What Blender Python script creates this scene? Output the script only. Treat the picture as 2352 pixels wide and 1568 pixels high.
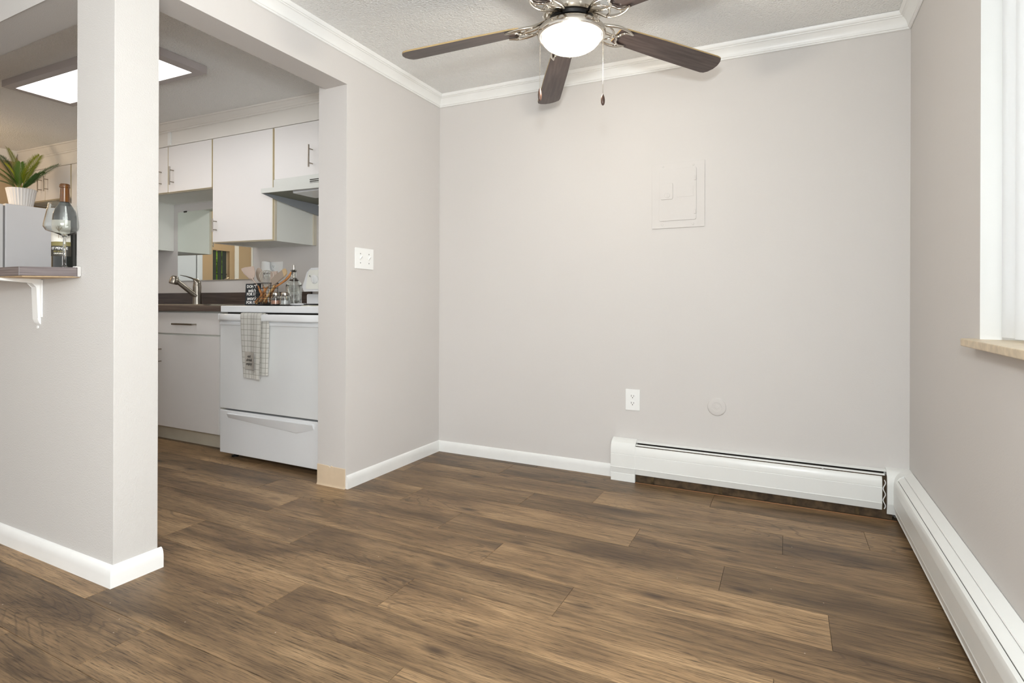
import bpy, bmesh, math, random
from mathutils import Vector, Matrix
random.seed(7)
S = bpy.context.scene
for o in list(bpy.data.objects): bpy.data.objects.remove(o)
COL = S.collection
R = math.radians

# ---------------------------------------------------------------- camera, world, lights, exposure
CAM = Vector((2.1565, -3.1727, 1.012)); YAW = R(-26.651); ROLL = R(.1926)
fwd = Vector((math.sin(YAW), math.cos(YAW), 0)); rt = Vector((math.cos(YAW), -math.sin(YAW), 0)); up = Vector((0, 0, 1))
r2 = rt*math.cos(ROLL)+up*math.sin(ROLL); u2 = -rt*math.sin(ROLL)+up*math.cos(ROLL)
cd = bpy.data.cameras.new('camera'); cam = bpy.data.objects.new('camera', cd); COL.objects.link(cam)
mw = Matrix.Identity(4)
for i in range(3): mw[i][0] = r2[i]; mw[i][1] = u2[i]; mw[i][2] = -fwd[i]; mw[i][3] = CAM[i]
cam.matrix_world = mw
cd.sensor_width = 36; cd.sensor_fit = 'HORIZONTAL'; cd.lens = 1261.42/2352*36
cd.shift_y = -(84.8)/2352; cd.clip_start = .02
S.camera = cam

W = bpy.data.worlds.new('world'); S.world = W; W.use_nodes = True
bgn = W.node_tree.nodes['Background']; bgn.inputs[0].default_value = (.985, .985, .98, 1); bgn.inputs[1].default_value = 1.06
S.view_settings.view_transform = 'Standard'; S.view_settings.look = 'None'
S.view_settings.gamma = 1; S.view_settings.use_curve_mapping = False
S.view_settings.exposure = 0.12

def light(name, kind, loc, energy, color=(1, 1, 1), size=.1, rot=None, size_y=None):
    l = bpy.data.lights.new(name, kind); l.energy = energy; l.color = color
    if kind == 'AREA':
        l.size = size
        if size_y: l.shape = 'RECTANGLE'; l.size_y = size_y
    else: l.shadow_soft_size = size
    o = bpy.data.objects.new(name, l); o.location = loc
    if rot: o.rotation_euler = rot
    COL.objects.link(o); return o
light('flash', 'POINT', (2.16, -3.2, 1.42), 98, (.905, .97, 1.0), .07)
light('daylight_outside', 'AREA', (3.7, -2.0, 1.7), 60, (1, 1, 1), 2.0, (0, R(90), 0), 1.8)
light('kitchen_lamp', 'POINT', (-4.2, -1.5, 2.15), 11, (1, .74, .48), .12)
light('right_fill', 'AREA', (2.66, -4.35, 1.45), 85, (1, .99, .97), 2.0, (0, R(90), 0), 1.5)  # added soft fill from the right

# ---------------------------------------------------------------- helpers
def bm_new(): return bmesh.new()
def box(bm, x0, y0, z0, x1, y1, z1, bev=0, seg=2):
    x0, x1 = min(x0, x1), max(x0, x1); y0, y1 = min(y0, y1), max(y0, y1); z0, z1 = min(z0, z1), max(z0, z1)
    r = bmesh.ops.create_cube(bm, size=1)
    vs = r['verts']
    for v in vs:
        v.co = Vector((x0 if v.co.x < 0 else x1, y0 if v.co.y < 0 else y1, z0 if v.co.z < 0 else z1))
    if bev:
        es = list({e for v in vs for e in v.link_edges})
        bmesh.ops.bevel(bm, geom=es, offset=bev, segments=seg, profile=.5, affect='EDGES')
def frame_of(d):
    d = d.normalized(); a = Vector((0, 0, 1)) if abs(d.z) < .9 else Vector((1, 0, 0))
    s = d.cross(a).normalized(); return s, s.cross(d).normalized()
def tube(bm, pts, r, seg=8, closed=False, flat=1.0, upv=None):
    pts = [Vector(p) for p in pts]; n = len(pts)
    rs = r if isinstance(r, (list, tuple)) else [r]*n
    rings = []; s = None
    for i, p in enumerate(pts):
        if closed: d = pts[(i+1) % n]-pts[i-1]
        else: d = (pts[min(i+1, n-1)]-pts[max(i-1, 0)])
        d.normalize()
        if s is None:
            if upv is not None:
                t = Vector(upv); s = d.cross(t).normalized()
            else: s, _ = frame_of(d)
        s = (s-d*s.dot(d)).normalized(); t = s.cross(d).normalized()
        rings.append([bm.verts.new(p+(s*math.cos(2*math.pi*k/seg)+t*flat*math.sin(2*math.pi*k/seg))*rs[i]) for k in range(seg)])
    for i in range(n if closed else n-1):
        a = rings[i]; b = rings[(i+1) % n]
        for k in range(seg): bm.faces.new((a[k], a[(k+1) % seg], b[(k+1) % seg], b[k]))
    if not closed:
        bm.faces.new(rings[0][::-1]); bm.faces.new(rings[-1])
def lathe(bm, prof, c, seg=24, M=None, cap=True, sx=1.0):
    c = Vector(c); rings = []
    for (r, z) in prof:
        ring = []
        for k in range(seg):
            a = 2*math.pi*k/seg; p = Vector((r*sx*math.cos(a), r*math.sin(a), z))
            if M: p = M @ p
            ring.append(bm.verts.new(c+p))
        rings.append(ring)
    for i in range(len(rings)-1):
        a, b = rings[i], rings[i+1]
        for k in range(seg): bm.faces.new((a[k], a[(k+1) % seg], b[(k+1) % seg], b[k]))
    if cap: bm.faces.new(rings[0][::-1]); bm.faces.new(rings[-1])
def prism(bm, poly, axis, a, b, bev=0):
    """poly: 2D points in the plane perpendicular to axis. x:(y,z) y:(x,z) z:(x,y)"""
    def P(p, t):
        return {'x': (t, p[0], p[1]), 'y': (p[0], t, p[1]), 'z': (p[0], p[1], t)}[axis]
    A = [bm.verts.new(P(p, a)) for p in poly]; B = [bm.verts.new(P(p, b)) for p in poly]
    fs = [bm.faces.new(A), bm.faces.new(B[::-1])]
    n = len(poly)
    for i in range(n): fs.append(bm.faces.new((A[i], B[i], B[(i+1) % n], A[(i+1) % n])))
    if bev:
        es = list({e for f in fs[:2] for e in f.edges})
        bmesh.ops.bevel(bm, geom=es, offset=bev, segments=2, profile=.5, affect='EDGES')
def loft(bm, secs, cap=True):
    rings = [[bm.verts.new(p) for p in s] for s in secs]; n = len(rings[0])
    for a, b in zip(rings, rings[1:]):
        for k in range(n): bm.faces.new((a[k], a[(k+1) % n], b[(k+1) % n], b[k]))
    if cap: bm.faces.new(rings[0][::-1]); bm.faces.new(rings[-1])
def obj(name, bm, m, parent=None, smooth=True, ang=38, props=None, fix=None):
    if fix:
        for v in bm.verts: fix(v)
    bmesh.ops.recalc_face_normals(bm, faces=bm.faces)
    if parent is not None:
        L = Vector(parent.get('_o', (0, 0, 0)))
        for v in bm.verts: v.co -= L
    me = bpy.data.meshes.new(name); bm.to_mesh(me); bm.free()
    me.materials.append(m)
    if smooth:
        me.polygons.foreach_set('use_smooth', [True]*len(me.polygons)); me.set_sharp_from_angle(angle=R(ang))
    o = bpy.data.objects.new(name, me); COL.objects.link(o)
    if smooth and len(me.polygons) < 600:
        wn = o.modifiers.new('weighted_normal', 'WEIGHTED_NORMAL'); wn.keep_sharp = True; wn.weight = 90
    if parent is not None:
        o.parent = parent; o['_o'] = tuple(parent.get('_o', (0, 0, 0)))
    if props:
        for k, v in props.items(): o[k] = v
    return o
def objs(name, bm, m, parent, **kw):
    """one object per loose piece of bm"""
    bm.verts.ensure_lookup_table(); seen = set(); out = []
    for v in bm.verts:
        if v in seen: continue
        st_, isl = [v], []
        seen.add(v)
        while st_:
            q = st_.pop(); isl.append(q)
            for e in q.link_edges:
                w = e.other_vert(q)
                if w not in seen: seen.add(w); st_.append(w)
        b2 = bmesh.new(); mp_ = {q: b2.verts.new(q.co) for q in isl}; fs = {f for q in isl for f in q.link_faces}
        for f in fs: b2.faces.new([mp_[q] for q in f.verts])
        out.append(obj(name, b2, m, parent, **kw))
    bm.free(); return out
def thing(name, loc, label, cat, group=None):
    o = bpy.data.objects.new(name, None); o.location = loc; o.empty_display_size = .05; COL.objects.link(o)
    o['_o'] = tuple(loc); o['label'] = label; o['category'] = cat
    if group: o['group'] = group
    return o
def tag(o, label, cat, group=None):
    o['label'] = label; o['category'] = cat
    if group: o['group'] = group
    return o
def struct(o): o['kind'] = 'structure'; return o
def text(name, s, size, M, m, parent, extrude=.0004, shear=0, bold=0, sx=1.0, align='CENTER'):
    cu = bpy.data.curves.new(name, 'FONT'); cu.body = s; cu.size = size; cu.extrude = extrude; cu.shear = shear
    cu.align_x = align; cu.align_y = 'CENTER'; cu.offset = bold; cu.resolution_u = 3; cu.space_line = .9
    o = bpy.data.objects.new(name, cu); COL.objects.link(o)
    dg = bpy.context.evaluated_depsgraph_get()
    me = bpy.data.meshes.new_from_object(o.evaluated_get(dg)); bpy.data.objects.remove(o)
    L = Vector(parent.get('_o', (0, 0, 0)))
    T = Matrix.Translation(-L) @ M @ Matrix.Diagonal((sx, 1, 1, 1))
    me.transform(T); me.materials.clear(); me.materials.append(m)
    o = bpy.data.objects.new(name, me); COL.objects.link(o); o.parent = parent; o['_o'] = tuple(L)
    return o
def face_y(x, y, z, tilt=0):      # text plane facing -Y
    return Matrix.Translation((x, y, z)) @ Matrix.Rotation(R(90)+tilt, 4, 'X')

# ---------------------------------------------------------------- materials
def newmat(name):
    m = bpy.data.materials.new(name); m.use_nodes = True
    return m, m.node_tree, m.node_tree.nodes['Principled BSDF']
def nd(t, typ, **kw):
    n = t.nodes.new(typ)
    for k, v in kw.items():
        if k in n.inputs.keys(): n.inputs[k].default_value = v
        else: setattr(n, k, v)
    return n
def bump(t, b, height, strength, dist):
    bn = nd(t, 'ShaderNodeBump'); bn.inputs['Strength'].default_value = strength; bn.inputs['Distance'].default_value = dist
    t.links.new(height, bn.inputs['Height']); t.links.new(bn.outputs[0], b.inputs['Normal'])
def mat(name, col, rough=.5, metal=0, bs=None, bst=.2, bd=.001, var=0, vs=3, spec=.5, coat=0, emis=None, trans=0, ior=1.45, aniso=None):
    m, t, b = newmat(name)
    b.inputs['Base Color'].default_value = (*col, 1); b.inputs['Roughness'].default_value = rough
    b.inputs['Metallic'].default_value = metal; b.inputs['Specular IOR Level'].default_value = spec
    b.inputs['Coat Weight'].default_value = coat; b.inputs['Transmission Weight'].default_value = trans; b.inputs['IOR'].default_value = ior
    if emis: b.inputs['Emission Color'].default_value = (*emis[0], 1); b.inputs['Emission Strength'].default_value = emis[1]
    tc = nd(t, 'ShaderNodeTexCoord')
    n = nd(t, 'ShaderNodeTexNoise'); n.inputs['Scale'].default_value = vs; n.inputs['Detail'].default_value = 3
    t.links.new(tc.outputs['Object'], n.inputs['Vector'])
    v = var or .02
    r = nd(t, 'ShaderNodeValToRGB')
    r.color_ramp.elements[0].position = .3; r.color_ramp.elements[1].position = .7
    r.color_ramp.elements[0].color = (*[c*(1-v) for c in col], 1); r.color_ramp.elements[1].color = (*[min(1, c*(1+v)) for c in col], 1)
    t.links.new(n.outputs[0], r.inputs[0]); t.links.new(r.outputs[0], b.inputs['Base Color'])
    if bs:
        n2 = nd(t, 'ShaderNodeTexNoise'); n2.inputs['Scale'].default_value = bs; n2.inputs['Detail'].default_value = 2
        t.links.new(tc.outputs['Object'], n2.inputs['Vector']); bump(t, b, n2.outputs[0], bst, bd)
    return m
WALLC = (.635, .612, .592)
M_wall = mat('wall_paint', WALLC, .62, bs=170, bst=.25, bd=.0012, var=.015, vs=.8)
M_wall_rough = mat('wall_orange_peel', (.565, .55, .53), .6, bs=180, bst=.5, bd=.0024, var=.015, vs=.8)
M_trim = mat('trim_white', (.83, .835, .82), .32, bs=14, bst=.12, bd=.003, var=.02, vs=9)
M_reveal = mat('reveal_paint', (.70, .70, .68), .5)
M_hood = mat('hood_enamel', (.66, .675, .645), .3)
M_hoodin = mat('hood_inner_metal', (.30, .32, .34), .45)
M_pan = mat('hood_filter_olive', (.20, .20, .15), .5)
M_heater = mat('heater_enamel', (.82, .83, .81), .28, bs=9, bst=.05, bd=.003, var=.015, vs=6)
M_soffit = mat('soffit_paint', (.76, .74, .70), .6, bs=60, bst=.1, bd=.001)
def popcorn(name, col):
    m, t, b = newmat(name); b.inputs['Roughness'].default_value = .9
    tc = nd(t, 'ShaderNodeTexCoord')
    n = nd(t, 'ShaderNodeTexNoise'); n.inputs['Scale'].default_value = 125; n.inputs['Detail'].default_value = 3; n.inputs['Roughness'].default_value = .6
    v = nd(t, 'ShaderNodeTexVoronoi'); v.inputs['Scale'].default_value = 95; v.feature = 'SMOOTH_F1'
    mx = nd(t, 'ShaderNodeMath', operation='SUBTRACT')
    for q in (n, v): t.links.new(tc.outputs['Object'], q.inputs['Vector'])
    t.links.new(n.outputs[0], mx.inputs[0]); 
    ml = nd(t, 'ShaderNodeMath', operation='MULTIPLY'); ml.inputs[1].default_value = .55
    t.links.new(v.outputs[0], ml.inputs[0]); t.links.new(ml.outputs[0], mx.inputs[1])
    bump(t, b, mx.outputs[0], 1.0, .010)
    sp = nd(t, 'ShaderNodeTexNoise'); sp.inputs['Scale'].default_value = 45; sp.inputs['Detail'].default_value = 4
    t.links.new(tc.outputs['Object'], sp.inputs['Vector'])
    r = nd(t, 'ShaderNodeValToRGB'); e = r.color_ramp.elements
    e[0].position = .20; e[0].color = (*[c*.45 for c in col], 1); e[1].position = .25; e[1].color = (*col, 1)
    t.links.new(sp.outputs[0], r.inputs[0]); t.links.new(r.outputs[0], b.inputs['Base Color'])
    return m
M_ceil = popcorn('popcorn_ceiling', (.93, .935, .92))
M_kceil = popcorn('popcorn_ceiling_kitchen', (.90, .90, .88))
M_cab = mat('cabinet_laminate', (.76, .745, .735), .42, var=.012, vs=2)
M_cabside = mat('cabinet_side', (.80, .81, .76), .45, var=.02, vs=3)
M_edge = mat('cabinet_edge_cream', (.62, .53, .36), .5, var=.05, vs=20)
M_edge2 = mat('cabinet_frame_cream', (.66, .61, .50), .5, var=.04, vs=10)
M_nickel = mat('brushed_nickel', (.34, .305, .26), .3, 1, var=.05, vs=40)
M_chrome = mat('fan_nickel', (.62, .58, .52), .16, 1, var=.03, vs=10)
M_black = mat('black_metal', (.012, .012, .012), .4, .3)
M_dark = mat('dark_gap', (.03, .025, .02), .8)
M_white = mat('white_plastic', (.86, .87, .86), .3)
M_enamel = mat('appliance_white', (.80, .82, .84), .14, spec=.6, coat=.3, var=.008, vs=1.5)
M_enamel_tex = mat('fridge_textured_white', (.80, .82, .85), .28, bs=260, bst=.35, bd=.0012)
M_glassdoor = mat('oven_door_glass_white', (.78, .80, .81), .06, spec=.6, coat=.5)
M_steel = mat('sink_steel', (.55, .55, .54), .28, 1, var=.04, vs=30)
M_mirror = mat('mirror_glass', (.86, .90, .86), .015, 1, var=.003)
M_glass = mat('clear_glass', (.97, .99, .98), .01, trans=1, ior=1.46, var=.002)
M_amber = mat('amber_bottle_glass', (.19, .070, .009), .05, trans=.6, ior=1.5, coat=.5)
M_bottle = mat('dark_bottle_glass', (.012, .014, .012), .07, coat=.6)
M_cream = mat('label_cream', (.72, .69, .62), .6)
M_labeld = mat('label_dark', (.035, .03, .022), .5)
M_labelg = mat('label_olive', (.20, .17, .06), .5)
M_tan = mat('vinyl_cove_tan', (.66, .53, .38), .45, var=.04, vs=14, bs=30, bst=.1, bd=.001)
M_ceramic = mat('white_ceramic', (.80, .80, .80), .12, coat=.6, var=.01)
M_soil = mat('dark_moss', (.02, .03, .01), .9, bs=60, bst=.6, bd=.01)
M_woodh = mat('utensil_wood', (.50, .22, .075), .5, var=.35, vs=30)
M_woodl = mat('utensil_wood_light', (.62, .40, .18), .5, var=.25, vs=30)
M_silpink = mat('silicone_beige_pink', (.50, .40, .34), .55)
M_siltaupe = mat('silicone_taupe', (.33, .27, .22), .55)
M_siltan = mat('spatula_tip_tan', (.52, .38, .22), .55)
M_chalk = mat('chalkboard_slate', (.018, .022, .026), .7, var=.2, vs=30)
M_ink = mat('white_letter_ink', (.82, .82, .80), .6)
M_inkd = mat('dark_letter_ink', (.06, .055, .05), .6)
M_inkm = mat('grey_letter_ink', (.25, .25, .25), .6)
M_travert = mat('sill_stone', (.62, .51, .36), .38, var=.14, vs=45, bs=70, bst=.1, bd=.001)
M_balu = mat('baluster_dark_green', (.028, .035, .028), .6)
M_dimwall = mat('wall_dim_warm_tint', (.46, .34, .21), .7)  # left wall: dim, warm lighting mixed into the paint colour
M_foliage = mat('garden_foliage', (.22, .38, .03), .8, var=.7, vs=14)
M_copper = mat('copper_pipe', (.45, .24, .12), .4, .8)
M_dirt = mat('dusty_element', (.07, .045, .02), .9, var=.5, vs=40)
M_shade_dirt = mat('heater_shade_and_grime', (.075, .048, .026), .9, var=.5, vs=30)  # dark brown for the shade inside the heater as well as real dirt
M_louver = mat('ceiling_lamp_frame', (.42, .38, .37), .35, var=.03)
M_grate = mat('burner_grate', (.015, .014, .012), .5)
M_yellow = mat('burner_pan_cream', (.62, .60, .48), .3)
M_underbar = mat('raw_particleboard', (.58, .42, .25), .7, var=.1, vs=60)

def grain_mat(name, c0, c1, c2, rough, sx=1.0, axis='x', gs=160, contrast=1.0):
    """laminate with straight grain along axis"""
    m, t, b = newmat(name); b.inputs['Roughness'].default_value = rough
    tc = nd(t, 'ShaderNodeTexCoord'); mp = nd(t, 'ShaderNodeMapping')
    sc = {'x': (3, gs, gs), 'y': (gs, 3, gs), 'z': (gs, gs, 3), 'xy': (4, 4, gs*1.6)}[axis]
    mp.inputs['Scale'].default_value = sc
    t.links.new(tc.outputs['Object'], mp.inputs[0])
    n = nd(t, 'ShaderNodeTexNoise'); n.inputs['Scale'].default_value = 1; n.inputs['Detail'].default_value = 3
    t.links.new(mp.outputs[0], n.inputs['Vector'])
    r = nd(t, 'ShaderNodeValToRGB'); e = r.color_ramp.elements
    e[0].position = .32; e[0].color = (*c0, 1); e[1].position = .7; e[1].color = (*c2, 1)
    k = e.new(.5); k.color = (*c1, 1)
    t.links.new(n.outputs[0], r.inputs[0]); t.links.new(r.outputs[0], b.inputs['Base Color'])
    bump(t, b, n.outputs[0], .15, .001)
    return m
M_counter = grain_mat('counter_laminate', (.085, .06, .05), (.12, .09, .075), (.17, .13, .105), .3, gs=90)
M_splash = grain_mat('backsplash_laminate', (.035, .025, .022), (.06, .043, .038), (.095, .07, .06), .35, gs=90)
M_bar = grain_mat('bar_laminate', (.085, .070, .068), (.145, .12, .118), (.22, .19, .185), .35, axis='xy', gs=130)
M_blade = grain_mat('fan_blade_walnut', (.042, .028, .025), (.062, .043, .039), (.09, .066, .060), .32, gs=70)
M_bladeedge = mat('fan_blade_edge_tan', (.42, .30, .14), .5)

def plank_mat():
    m, t, b = newmat('plank_oak_vinyl'); L = t.links.new
    tc = nd(t, 'ShaderNodeTexCoord'); oi = nd(t, 'ShaderNodeObjectInfo')
    rnd = nd(t, 'ShaderNodeMath', operation='MULTIPLY'); rnd.inputs[1].default_value = 57.3; L(oi.outputs['Random'], rnd.inputs[0])
    cmb = nd(t, 'ShaderNodeCombineXYZ'); L(rnd.outputs[0], cmb.inputs[0]); L(rnd.outputs[0], cmb.inputs[1]); L(rnd.outputs[0], cmb.inputs[2])
    add = nd(t, 'ShaderNodeVectorMath', operation='ADD'); L(tc.outputs['Object'], add.inputs[0]); L(cmb.outputs[0], add.inputs[1])
    def mp(sc):
        q = nd(t, 'ShaderNodeMapping'); q.inputs['Scale'].default_value = sc; L(add.outputs[0], q.inputs[0]); return q.outputs[0]
    def noise(v, s=1, d=2, r=.5, dist=0):
        n = nd(t, 'ShaderNodeTexNoise'); n.inputs['Scale'].default_value = s; n.inputs['Detail'].default_value = d
        n.inputs['Roughness'].default_value = r; n.inputs['Distortion'].default_value = dist; L(v, n.inputs['Vector']); return n.outputs[0]
    def ramp(v, pts):
        r = nd(t, 'ShaderNodeValToRGB'); e = r.color_ramp.elements
        e[0].position = pts[0][0]; e[0].color = (*pts[0][1], 1); e[1].position = pts[-1][0]; e[1].color = (*pts[-1][1], 1)
        for p, c in pts[1:-1]: q = e.new(p); q.color = (*c, 1)
        L(v, r.inputs[0]); return r.outputs[0]
    def mix(a, c, fac, typ='MIX'):
        q = nd(t, 'ShaderNodeMix', data_type='RGBA', blend_type=typ)
        if isinstance(fac, float): q.inputs[0].default_value = fac
        else: L(fac, q.inputs[0])
        L(a, q.inputs[6])
        if isinstance(c, tuple): q.inputs[7].default_value = (*c, 1)
        else: L(c, q.inputs[7])
        return q.outputs[2]
    def g(v): return (v, v, v)
    # big soft tone clouds stretched along the board
    base = ramp(noise(mp((1.3, 6.5, 1)), 1, 3, .55, .6), [(.28, (.135, .086, .050)), (.42, (.225, .147, .083)), (.56, (.335, .222, .124)), (.72, (.46, .315, .182))])
    # cathedral rings
    field = noise(mp((.75, 4.2, 1)), 1, 3.0, .33, .35)
    mu = nd(t, 'ShaderNodeMath', operation='MULTIPLY'); mu.inputs[1].default_value = 230; L(field, mu.inputs[0])
    sn = nd(t, 'ShaderNodeMath', operation='SINE'); L(mu.outputs[0], sn.inputs[0])
    rings = ramp(sn.outputs[0], [(.0, g(1)), (.72, g(1)), (.95, g(.0)), (1.0, g(.0))])
    ringmask = ramp(noise(mp((1.1, 2.4, 1)), 1, 1, .5), [(.46, g(0)), (.60, g(.42))])
    fine = ramp(noise(mp((13, 300, 1)), 1, 3, .7), [(.35, g(.34)), (.45, g(.90)), (.56, g(1.04)), (.70, g(1.25))])
    mid = ramp(noise(mp((2.6, 75, 1)), 1, 4, .7, .4), [(.36, g(.58)), (.5, g(1.0)), (.68, g(1.22))])
    c = mix(base, fine, .95, 'MULTIPLY'); c = mix(c, mid, .8, 'MULTIPLY')
    inv = nd(t, 'ShaderNodeMath', operation='SUBTRACT'); inv.inputs[0].default_value = 1; L(rings, inv.inputs[1])
    mk = nd(t, 'ShaderNodeMath', operation='MULTIPLY'); L(inv.outputs[0], mk.inputs[0]); L(ringmask, mk.inputs[1])
    c = mix(c, (.055, .035, .022), mk.outputs[0])
    # knots and dark smudges
    vo = nd(t, 'ShaderNodeTexVoronoi'); vo.inputs['Scale'].default_value = 1; L(mp((2.0, 6.0, 1)), vo.inputs['Vector'])
    kn = ramp(vo.outputs['Distance'], [(.03, g(.85)), (.14, g(0))])
    c = mix(c, (.045, .03, .022), kn)
    sm = ramp(noise(mp((1.6, 11, 1)), 1, 4, .6, .8), [(.59, g(0)), (.74, g(.55))])
    c = mix(c, (.082, .058, .040), sm)
    # per board tone
    hue = ramp(oi.outputs['Random'], [(.0, (.62, .60, .56)), (.5, (.75, .72, .67)), (1., (.92, .88, .81))])
    c = mix(c, hue, 1.0, 'MULTIPLY')
    # paint specks
    vs_ = nd(t, 'ShaderNodeTexVoronoi'); vs_.inputs['Scale'].default_value = 13; L(add.outputs[0], vs_.inputs['Vector'])
    sk = ramp(vs_.outputs['Distance'], [(.022, g(.6)), (.032, g(0))])
    c = mix(c, (.6, .55, .45), sk)
    L(c, b.inputs['Base Color'])
    b.inputs['Roughness'].default_value = .42; b.inputs['Specular IOR Level'].default_value = .35
    bump(t, b, fine, .12, .0008)
    return m
M_plank = plank_mat()

# ================================================================= STRUCTURE
WX = 2.675                      # right wall
def dz(x): return -.01664*max(x, 0)          # dining ceiling is a little out of level
def fixd(v): v.co.z += dz(v.co.x)
def kz(x): return 2.42-.0265*x               # kitchen ceiling height
RP, R0 = .2086, -.0587
# floor
bm = bm_new(); box(bm, -5.2, -5.6, -.06, WX+.15, .15, -.0065)
floor = struct(obj('floor', bm, M_dark, smooth=False))
offs = {0: .613, 1: 1.2673, 2: .9438, 3: .3659, 4: .7437, 5: 1.0809, 6: 1.4745, 7: .9286, 8: .598, 9: .005, 10: .3858}
PL = 1.197
def plank(x0, x1, y0, y1):
    cx, cy = (x0+x1)/2, (y0+y1)/2; hx, hy = (x1-x0)/2-.0005, (y1-y0)/2-.0005; c = .0011
    bm = bm_new()
    lo = [bm.verts.new((sx*hx, sy*hy, -.0065)) for sx, sy in ((-1, -1), (1, -1), (1, 1), (-1, 1))]
    mi = [bm.verts.new((sx*hx, sy*hy, -.0008)) for sx, sy in ((-1, -1), (1, -1), (1, 1), (-1, 1))]
    hi = [bm.verts.new((sx*(hx-c), sy*(hy-c), 0)) for sx, sy in ((-1, -1), (1, -1), (1, 1), (-1, 1))]
    for a, b_ in ((lo, mi), (mi, hi)):
        for k in range(4): bm.faces.new((a[k], a[(k+1) % 4], b_[(k+1) % 4], b_[k]))
    bm.faces.new(hi)
    me = bpy.data.meshes.new('plank'); bm.to_mesh(me); bm.free(); me.materials.append(M_plank)
    o = bpy.data.objects.new('plank', me); COL.objects.link(o); o.location = (cx, cy, 0); o.parent = floor
for k in range(-1, 23):
    yb, ya = R0-RP*k, R0-RP*(k+1)
    yb = min(yb, -.0005)
    if ya >= yb: continue
    off = offs.get(k, (k*.437) % PL)
    n0 = math.floor((-5.0-off)/PL)
    x = off+n0*PL
    while x < WX:
        a, b_ = max(x, -4.9), min(x+PL, WX-.001)
        if b_-a > .01: plank(a, b_, ya, yb)
        x += PL

# ceilings
bm = bm_new(); box(bm, -.08, -5.6, 2.445, WX, 0, 2.50)
box(bm, -5.0, -5.6, 2.445, -.08, -1.98, 2.50)
struct(obj('ceiling', bm, M_ceil, smooth=False, fix=fixd))
bm = bm_new()
def kslab(x0, x1, y0, y1):
    loft(bm, [[(x0, y0, kz(x0)), (x0, y1, kz(x0)), (x0, y1, kz(x0)+.05), (x0, y0, kz(x0)+.05)],
              [(x1, y0, kz(x1)), (x1, y1, kz(x1)), (x1, y1, kz(x1)+.05), (x1, y0, kz(x1)+.05)]])
kslab(-4.9, -.08, -1.98, 0)
struct(obj('ceiling', bm, M_kceil, smooth=False))

# walls
bm = bm_new(); box(bm, -4.9, 0, 0, WX+.15, .12, 2.62); struct(obj('wall_back', bm, M_wall, smooth=False))
WY0, WY1, WZ0, WZ1 = -3.0, -1.058, .885, 2.25
bm = bm_new()
box(bm, WX, WY1, 0, WX+.15, 0, 2.5); box(bm, WX, -5.6, 0, WX+.15, WY0, 2.5)
box(bm, WX, WY0, 0, WX+.15, WY1, WZ0); box(bm, WX, WY0, WZ1, WX+.15, WY1, 2.5)
struct(obj('wall_right', bm, M_wall, smooth=False))
# stub wall with light switch, and header over the kitchen doorway
bm = bm_new()
YS = -.8956; TB = -.157; ZH = 2.213
box(bm, -.209, YS, 0, 0, 0, 2.44, bev=.002)
struct(obj('wall_middle', bm, M_wall, smooth=True))
bm = bm_new(); box(bm, TB, -2.0553, ZH, .0006, YS+.02, 2.443)
struct(obj('wall_header', bm, M_wall, smooth=True))
# column + half wall + header over the pass-through
YC, YC2, XJ = -2.0553, -1.8979, -.243
bm = bm_new(); prism(bm, [(0, 0), (0, 2.444), (-4.9, 2.444), (-4.9, 2.218), (XJ, 2.218), (XJ, 1.109), (-4.9, 1.109), (-4.9, 0)], 'y', YC, YC2, bev=.0035)
struct(obj('wall_front', bm, M_wall_rough))
# kitchen left wall with a balcony opening only the mirror sees
bm = bm_new()
OY0, OY1, OZ0, OZ1 = -1.99, -1.735, 1.109, 1.75
box(bm, -5.02, OY1, 0, -4.9, .12, 2.62); box(bm, -5.02, -5.6, 0, -4.9, OY0, 2.62)
box(bm, -5.02, OY0, 0, -4.9, OY1, OZ0); box(bm, -5.02, OY0, OZ1, -4.9, OY1, 2.62)
struct(obj('wall_left', bm, M_dimwall, smooth=False))

# baseboards
def bb_profile(t=.013, h=.073):
    return [(0, 0), (t, 0), (t, h*.52), (t*.96, h*.66), (t*.84, h*.80), (t*.62, h*.91), (t*.34, h*.98), (0, h)]
def base_path(name, path, t=.013, h=.073, m=M_trim):
    """path: list of (x,y, nx,ny) with offset direction, profile swept"""
    bm = bm_new(); pr = bb_profile(t, h)
    loft(bm, [[(x+nx*d, y+ny*d, z) for d, z in pr] for x, y, nx, ny in path])
    return struct(obj(name, bm, m, ang=50))
base_path('baseboard_back', [(0, 0, 1, -1), (1.243, 0, 0, -1)])
base_path('baseboard_middle', [(0, YS+.002, 1, 0), (0, 0, 1, -1)])
base_path('baseboard_front', [(-4.9, YC, 0, -1), (0, YC, 1, -1), (0, YC2+.012, 1, 0)], t=.017, h=.075)
# tan vinyl cove base remnant on the end of the stub wall
bm = bm_new()
loft(bm, [[(x, YS, 0), (x, YS-.010, 0), (x, YS-.0045, .012), (x, YS-.0035, .11+dzz), (x, YS, .112+dzz)] for x, dzz in ((-.2085, .002), (-.13, .0), (-.11, -.006), (-.105, .003), (-.09, -.002), (-.0025, -.002))])
tag(obj('cove_base', bm, M_tan, ang=60), 'tan vinyl cove base strip on the end of the wall stub beside the stove', 'baseboard')

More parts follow.
